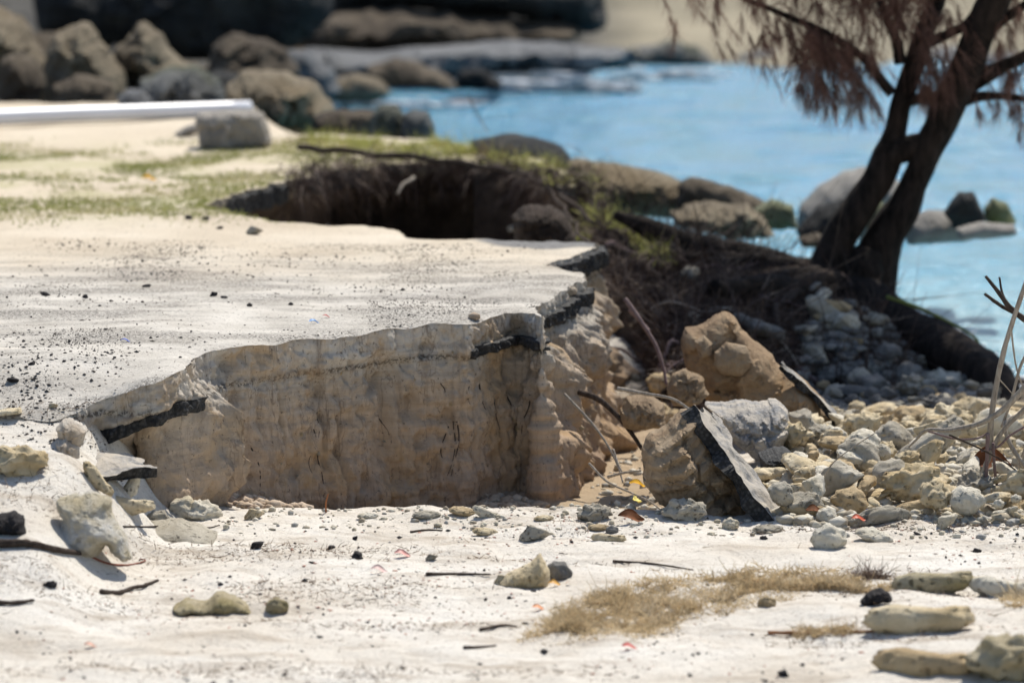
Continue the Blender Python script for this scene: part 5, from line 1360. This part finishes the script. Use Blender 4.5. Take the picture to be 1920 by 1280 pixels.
# ------------------------------------------------------------------ dead shrub and twigs
shrub = bpy.data.objects.new('dead_shrub', None); COL.objects.link(shrub); tag(shrub, 'bare pale dead shrub with curving stems standing in the cobbles', 'shrub')
for q, (pp, r0, r1, mt) in enumerate([
        ([(1945, 470), (1920, 540), (1893, 620), (1872, 700), (1858, 790), (1858, 850)], 0.009, 0.013, TWIG_PALE),
        ([(1930, 605), (1895, 578), (1870, 545), (1848, 518)], 0.014, 0.006, TWIG_DARK),
        ([(1900, 585), (1875, 572), (1846, 551)], 0.010, 0.006, TWIG_DARK),
        ([(1884, 562), (1878, 545), (1874, 520)], 0.006, 0.004, TWIG_DARK),
        ([(1960, 690), (1925, 722), (1880, 768), (1836, 794), (1780, 806), (1738, 806), (1720, 822), (1704, 838)], 0.016, 0.004, TWIG_PALE),
        ([(1960, 725), (1920, 768), (1880, 808), (1852, 862), (1832, 918), (1814, 985)], 0.010, 0.010, TWIG_PALE),
        ([(1950, 895), (1918, 868), (1894, 832), (1884, 800), (1890, 788), (1925, 770)], 0.010, 0.008, TWIG_PALE),
        ([(1935, 640), (1912, 690), (1896, 750), (1878, 800)], 0.006, 0.006, TWIG_PALE),
        ([(1740, 808), (1790, 822), (1830, 822), (1852, 812)], 0.004, 0.004, TWIG_PINK),
        ([(1852, 812), (1850, 870), (1848, 920), (1852, 968)], 0.008, 0.007, TWIG_PINK),
        ([(1862, 830), (1866, 890), (1876, 940), (1884, 978)], 0.006, 0.006, TWIG_PINK),
        ([(1930, 820), (1912, 870), (1904, 930), (1888, 976)], 0.005, 0.006, TWIG_PALE),
        ([(1780, 815), (1840, 842), (1890, 870), (1930, 905)], 0.004, 0.003, TWIG_DARK),
        ([(1940, 790), (1896, 815), (1870, 838), (1840, 846)], 0.005, 0.004, TWIG_PINK),
        ([(1868, 705), (1884, 722), (1898, 738)], 0.003, 0.002, TWIG_PALE),
        ([(1896, 620), (1906, 690), (1925, 740)], 0.004, 0.003, TWIG_PALE)]):
    D0 = 15.75 + 0.05 * (q % 4)
    twig('stem', [P(a, b, D0 + 0.03 * i) for i, (a, b) in enumerate(pp)], r0, r1, mt, shrub, seed=q)
loose = [
    ([(1058, 738), (1100, 782), (1134, 826), (1158, 872), (1168, 905)], 16.9, 0.006, TWIG_PALE, 'thin pale twig leaning on the right end of the cliff'),
    ([(1085, 735), (1122, 748), (1156, 778), (1184, 812), (1204, 842)], 17.3, 0.014, TWIG_DARK, 'thick dark root arching from the cliff end to the fallen chunk'),
    ([(1158, 728), (1210, 738), (1262, 748), (1304, 776)], 16.7, 0.009, TWIG_PALE, 'brown stick lying above the fallen chunk'),
    ([(1104, 868), (1138, 902), (1180, 922), (1215, 938), (1240, 956)], 16.2, 0.005, TWIG_PALE, 'thin curved twig over the channel floor'),
    ([(1140, 894), (1170, 886), (1202, 882)], 16.4, 0.007, TWIG_PALE, 'short pale stick against the fallen chunk'),
    ([(1150, 842), (1158, 866), (1166, 884)], 16.7, 0.005, TWIG_PALE, 'short upright twig beside the cliff end'),
    ([(1172, 560), (1200, 600), (1228, 645), (1244, 690), (1250, 722)], 18.6, 0.012, TWIG_PINK, 'pinkish branch slanting down the dark bank'),
    ([(1180, 580), (1210, 612), (1218, 620)], 18.9, 0.010, TWIG_PINK, 'short pinkish branch high on the dark bank'),
    ([(1662, 556), (1720, 576), (1780, 604), (1822, 628), (1838, 650), (1843, 672)], 21.4, 0.011, m_flat('green_reed', (0.16, 0.19, 0.05), 0.3), 'bent green stalk reaching over the water from the trunk base'),
    ([(1475, 1000), (1505, 965), (1535, 915), (1560, 870), (1600, 838), (1640, 812)], 15.6, 0.0035, TWIG_PALE, 'thin straw stalk across the sunlit cobbles'),
    ([(1460, 985), (1462, 972), (1466, 985)], 15.35, 0.002, TWIG_PALE, 'tiny bent straw by the fallen chunk'),
    ([(612, 968), (611, 945), (615, 926)], 15.5, 0.004, m_flat('red_stalk', (0.25, 0.10, 0.04), 0.3), 'reddish dry stalk standing before the cliff'),
    ([(878, 180), (890, 205), (915, 250)], 26.5, 0.006, TWIG_DARK, 'thin stalk standing against the water behind the rim'),
]
for q, (pp, D, r, mt, lab) in enumerate(loose):
    o = twig('twig', [P(a, b, D - 0.05 * i) for i, (a, b) in enumerate(pp)], r, r * 0.6, mt, seed=40 + q); tag(o, lab, 'twig')
for q in range(26):
    g0 = np.random.default_rng(700 + q)
    x, y = g0.uniform(0.55, 1.9), g0.uniform(19.0, 22.6)
    if on_road(x, y)[0]: continue
    a = g0.uniform(-0.9, 0.9); L = g0.uniform(0.25, 0.7)
    pts3 = []
    for t in np.linspace(-0.5, 0.5, 5):
        xx, yy = x + math.cos(a) * L * t, y + math.sin(a) * L * t * 1.4
        pts3.append((xx, yy, float(ground(xx, yy)[0]) + 0.02 + 0.07 * (t + 0.5) * g0.uniform(0.2, 1)))
    mt, cn = [(TWIG_PINK, 'pinkish'), (TWIG_DARK, 'dark brown'), (TWIG_PALE, 'pale')][q % 3]
    rad = g0.uniform(0.005, 0.014)
    o = twig('twig', pts3, rad, rad * 0.4, mt, seed=q, wob=0.03)
    tag(o, f"{'thick' if rad > 0.009 else 'thin'} {'long' if L > 0.45 else 'short'} {cn} dead twig lying {near_phrase(x, y) if x > 1.2 else 'on the dark bank beside the road end'}", 'twig', 'dead twigs on the bank')
lying = [
    ([(190, 1118), (222, 1116), (246, 1108), (270, 1104), (296, 1092)], 0.010, TWIG_DARK, 'forked dark twig lying on the near sand'),
    ([(-20, 1028), (50, 1028), (100, 1036), (150, 1050)], 0.016, TWIG_DARK, 'dark charred stick under the white three-armed coral'),
    ([(-30, 1140), (20, 1140), (64, 1138)], 0.010, TWIG_DARK, 'dark stick end poking in at the near left sand'),
    ([(232, 1000), (280, 990), (330, 988), (390, 996), (412, 986)], 0.004, TWIG_DARK, 'thin brown twig lying over the flat grey slab'),
    ([(160, 1052), (200, 1058), (240, 1062), (272, 1054), (262, 1050)], 0.004, m_flat('red_twig', (0.20, 0.06, 0.035), 0.3), 'reddish twig curled at the foot of the three-armed coral'),
    ([(800, 1084), (860, 1082), (920, 1084)], 0.006, TWIG_DARK, 'straight brown twig left of the pale wedge stone'),
    ([(900, 1185), (940, 1180), (970, 1180)], 0.006, TWIG_DARK, 'short dark twig on the near sand before the dried weed'),
    ([(1150, 1056), (1220, 1064), (1300, 1072)], 0.005, TWIG_DARK, 'thin twig lying along the sand above the dried weed'),
    ([(770, 1000), (800, 996), (830, 1000)], 0.005, TWIG_DARK, 'small brown twig on the sand below the cliff'),
    ([(1440, 1196), (1530, 1190), (1640, 1188), (1740, 1184), (1810, 1176)], 0.006, m_flat('red_runner', (0.28, 0.13, 0.06), 0.3), 'reddish runner stem along the thick pale coral log'),
    ([(870, 1222), (900, 1218), (930, 1214)], 0.006, TWIG_DARK, 'dark twig nearest the camera in the middle'),
    ([(545, 700), (560, 699)], 0.003, TWIG_DARK, 'tiny twig on the road near the edge'),
]
for q, (pp, r, mt, lab) in enumerate(lying):
    pts3 = [at(a, b) + np.array((0, 0, r * 0.9)) for a, b in pp]
    o = twig('twig', pts3, r, r * 0.5, mt, seed=60 + q, rough=0.2); tag(o, lab, 'twig')
# side prong of the forked twig
# ------------------------------------------------------------------ leaves and bits of litter
def leaf(px, py, lpx, mat, lab, tilt=0.3, az=0.0, cat='leaf', name='leaf', z=0.0, fold=0.25, b=None, aspect=0.5):
    b = at(px, py) if b is None else b
    L = lpx * b[1] / FPX
    nu, nv = 10, 5
    U, W_ = np.meshgrid(np.linspace(0, 1, nu), np.linspace(-1, 1, nv), indexing='ij')
    wd = aspect * np.sin(math.pi * np.clip(U, 0.02, 0.98)) ** 0.7 * 0.5
    V = np.stack([(U - 0.5) * L, W_ * wd * L, L * (fold * np.abs(W_) * wd + 0.12 * np.sin(U * 5) + 0.04 * vnoise(np.stack([U * 5, W_ * 3, U * 0 + px], -1), 5))], -1).reshape(-1, 3)
    th = 0.0012
    V2 = np.concatenate([V, V - np.array((0, 0, th))])
    F = grid_faces(nu, nv); ii = np.arange(nu * nv).reshape(nu, nv)
    loop = np.concatenate([ii[:, 0], ii[-1, 1:], ii[-2::-1, -1], ii[0, -2:0:-1]]); l2 = np.roll(loop, -1)
    F = np.concatenate([F, F[:, ::-1] + nu * nv, np.stack([l2, l2 + nu * nv, loop + nu * nv, loop], 1)])
    o = link(name, mesh(name, V2, F, mat), None, b + np.array((0, 0, L * 0.25 * abs(math.sin(tilt)) + 0.006 + z)), (tilt, 0.1, az))
    tag(o, lab, cat); return o
leaf(280, 340, 28, LEAF_Y, 'orange-yellow leaf lying on the turf at the back of the road', 0.5, 0.3)
leaf(1208, 438, 24, LEAF_Y, 'yellow leaf caught on the dark bank', 1.2, 1.2, b=P(1208, 440, 22.3))
leaf(1192, 948, 44, m_flat('pale_yellow_leaf', (0.85, 0.72, 0.22), 0.2), 'pale yellow folded leaf standing on the channel floor', 0.9, 1.3, b=P(1192, 946, 16.2))
leaf(1196, 905, 34, LEAF_Y, 'orange leaf under the fallen chunk', 0.4, 0.2, b=P(1196, 912, 16.5))
leaf(1184, 980, 52, LEAF_B, 'curled brown leaf on the crest below the channel', 0.7, 0.1)
leaf(1530, 980, 44, LEAF_B, 'brown leaf at the foot of the cobble heap', 0.5, 0.4, z=0.02)
leaf(1860, 905, 84, LEAF_B, 'big curled rust-brown leaf among the cobbles under the shrub', 0.9, 0.2, z=0.04, aspect=0.7)
leaf(590, 606, 22, m_flat('blue_plastic', (0.20, 0.40, 0.75), 0.1, 0.4), 'scrap of light blue plastic on the road', 0.1, 0.2, 'litter', 'plastic_scrap')
leaf(236, 643, 20, m_flat('dark_blue_plastic', (0.10, 0.16, 0.55), 0.1, 0.4), 'scrap of dark blue plastic on the road', 0.1, 0.0, 'litter', 'plastic_scrap')
leaf(612, 597, 14, m_flat('red_plastic', (0.5, 0.10, 0.09), 0.1, 0.4), 'tiny red scrap beside the light blue one on the road', 0.1, 0.0, 'litter', 'plastic_scrap')
leaf(1610, 992, 30, m_flat('red_cap', (0.55, 0.12, 0.06), 0.1, 0.4), 'red scrap between the white corals', 0.5, 0.3, 'litter', 'plastic_scrap', z=0.03)
leaf(1630, 984, 22, m_flat('blue_cap', (0.05, 0.12, 0.35), 0.1, 0.4), 'blue scrap between the white corals', 0.5, 0.3, 'litter', 'plastic_scrap', z=0.03)
leaf(755, 1050, 32, m_flat('pink_shell', (0.60, 0.30, 0.26), 0.1, 0.5), 'pink shell fragment on the near sand', 0.4, 0.2, 'shell', 'shell')
leaf(712, 1076, 36, m_flat('pale_pink_shell', (0.60, 0.42, 0.38), 0.1, 0.5), 'pale pink shell fragment on the near sand', 0.3, 0.0, 'shell', 'shell')
leaf(1010, 1146, 26, m_flat('orange_shell', (0.70, 0.30, 0.14), 0.1, 0.5), 'orange shell fragment before the pale wedge stone', 0.4, 0.2, 'shell', 'shell')
leaf(1180, 1220, 30, m_flat('red_shell', (0.62, 0.12, 0.10), 0.1, 0.5), 'red shell fragment on the sand nearest the camera', 0.4, 0.2, 'shell', 'shell')
leaf(1040, 1100, 24, m_flat('amber_shell', (0.65, 0.35, 0.08), 0.1, 0.5), 'amber shell fragment against the pale wedge stone', 0.6, 0.2, 'shell', 'shell')
leaf(170, 1214, 24, m_flat('salmon_shell', (0.66, 0.38, 0.28), 0.1, 0.5), 'salmon shell fragment nearest the camera', 0.3, 0.2, 'shell', 'shell')
inflate('driftwood_board', [(-20, 772), (12, 766), (38, 764), (42, 774), (10, 778), (-20, 782)], base_D(15, 777), 0.08, CORAL['cream'], 110, 0.02, flat=0.4, label='pale piece of board on the road left of the hollow', cat='board')
bits = [(355, 412, 20), (385, 414, 14), (412, 430, 20), (615, 425, 12), (468, 574, 14), (420, 560, 16), (400, 556, 22), (545, 572, 12), (275, 538, 18), (160, 560, 18), (85, 555, 16), (215, 673, 10), (120, 680, 10), (60, 690, 12), (25, 722, 30), (70, 732, 12),
        (755, 545, 10), (1000, 1110, 14), (665, 1015, 18), (620, 1032, 18), (612, 995, 10), (480, 1028, 34), (670, 1048, 26), (585, 1062, 14), (910, 1126, 12), (955, 1124, 12), (985, 1172, 14), (1072, 1020, 10), (95, 1105, 24), (1020, 1228, 22), (1470, 1272, 30), (1432, 1012, 14), (1720, 1004, 18), (1830, 1036, 24), (700, 1180, 10)]
spec = {480: 'largest flat black bit on the sand below the cliff', 355: 'black lump on the turf before the gully tip', 25: 'clump of black asphalt crumbs by the board on the road', 1470: 'blurred dark pebble at the bottom edge'}
for q, (px, py, lpx) in enumerate(bits):
    b = at(px, py); L = lpx * b[1] / FPX
    kd = ['angular', 'knobbly', 'flat'][q % 3]
    if ('char', kd) not in PM: PM['char', kd] = mesh('asphalt_crumb', PROTO[kd, 'tan', 0][0] * 0.1, PROTO[kd, 'tan', 0][1], CHAR)
    s = L / 0.18
    o = link('asphalt_crumb', PM['char', kd], None, b + np.array((0, 0, 0.02 * s)), rot_of(rc, 0.3), (s, s, s))
    road_bit = py < 800
    tag(o, spec.get(px) or ('black asphalt crumb lying on the sandy road' if road_bit else 'black debris crumb lying on the near beach sand'), 'crumb', 'asphalt crumbs on the road' if road_bit else 'dark crumbs on the beach')

# ------------------------------------------------------------------ wrack lines of fine debris on the near sand
def wrack_ok(x, y, g):
    return g.uniform(0, 1, len(x)) < np.clip(3.0 * (fbm(v3(x * 1.1 + 0.2 * y, y * 4.2), 95, 4) - 0.32), 0.012, 1)
p0, g = scatter_surface(8000, 21, lambda g, n: np.column_stack([g.uniform(-2.2, 2.3, n), g.uniform(11.6, 15.45, n)]), wrack_ok)
V, F = blades(p0 + np.array((0, 0, 0.002)), g, 0.006, 0.035, 0.0016, 4.0)
o = link('wrack', mesh('wrack', V, F, m_blades('wrack_debris', [(0.3, (0.14, 0.09, 0.06)), (0.55, (0.30, 0.21, 0.14)), (0.75, (0.45, 0.36, 0.25))], 9.0)))
tag(o, 'fine brown plant debris washed into lines on the near sand', 'debris', kind='stuff')
sp0 = np.array([(-2.1, 11.7), (2.2, 11.7), (2.2, 15.3), (-1.3, 15.45)])
pebbles('shell_chips', sp0, 3200, 0.0015, 0.008, m_pebble('shell_chip', [(0.1, (0.55, 0.36, 0.27)), (0.4, (0.74, 0.70, 0.62)), (0.7, (0.46, 0.40, 0.32)), (0.9, (0.60, 0.28, 0.20))]), 'tiny shell chips strewn over the near sand', 38, 0.4, 'shell chips', 0.8)
# ------------------------------------------------------------------ dried weed on the near sand
TUFT = m_blades('tuft_brown', [(0.3, (0.20, 0.14, 0.10)), (0.7, (0.34, 0.26, 0.20))], 8.0)
def weed_patch(poly_px, count, L0, L1, label, seed, mat=DRYWEED, name='dried_weed', wid=0.0022):
    pl = np.array([at(a, b)[:2] for a, b in poly_px])
    g = np.random.default_rng(seed)
    x0, y0 = pl.min(0); x1, y1 = pl.max(0)
    xy = np.column_stack([g.uniform(x0, x1, count * 6), g.uniform(y0, y1, count * 6)])
    xy = xy[inside(xy, pl)]
    xy = xy[g.uniform(0, 1, len(xy)) < np.clip(0.36 + 1.2 * fbm(v3(xy[:, 0] * 13, xy[:, 1] * 11), seed, 4, 0.65), 0.03, 1)][:count]
    gz_ = ground(xy[:, 0], xy[:, 1]); hgt_ = 0.028 * np.clip(fbm(v3(xy[:, 0] * 9, xy[:, 1] * 9), seed + 2, 3) + 0.3, 0, 1)
    p0 = np.column_stack([xy, gz_ + hgt_ * g.uniform(0, 1, len(xy))])
    V, F = blades(p0, g, L0, L1, wid, 2.6, 4, 1.0)
    o = link(name, mesh(name, V, F, mat)); tag(o, label, 'dried weed', kind='stuff')
weed_patch([(985, 1200), (1060, 1150), (1150, 1112), (1270, 1092), (1400, 1084), (1500, 1080), (1420, 1112), (1330, 1142), (1230, 1180), (1120, 1200)], 15000, 0.006, 0.03, 'golden drift of dried seaweed on the near sand', 51)
weed_patch([(960, 1215), (1040, 1140), (1180, 1090), (1420, 1066), (1600, 1070), (1560, 1115), (1380, 1150), (1200, 1205)], 5200, 0.004, 0.024, 'thin straw scattered around the golden seaweed drift', 56)
weed_patch([(1380, 1098), (1480, 1090), (1600, 1090), (1680, 1100), (1660, 1118), (1560, 1112), (1400, 1112)], 8000, 0.006, 0.022, 'thin golden dried weed reaching to the olive coral log', 52)
weed_patch([(1870, 1130), (1900, 1110), (1960, 1110), (1960, 1140), (1890, 1140)], 3000, 0.008, 0.03, 'brown dried weed beside the white coral log', 53)
weed_patch([(1480, 1190), (1580, 1180), (1620, 1195), (1500, 1205)], 900, 0.006, 0.02, 'sparse dried weed in front of the thick coral log', 54)
weed_patch([(1590, 1085), (1620, 1080), (1665, 1085), (1650, 1092), (1600, 1093)], 900, 0.012, 0.04, 'purple-brown tuft of dried weed standing on the sand', 55, TUFT, 'dried_tuft', 0.002)
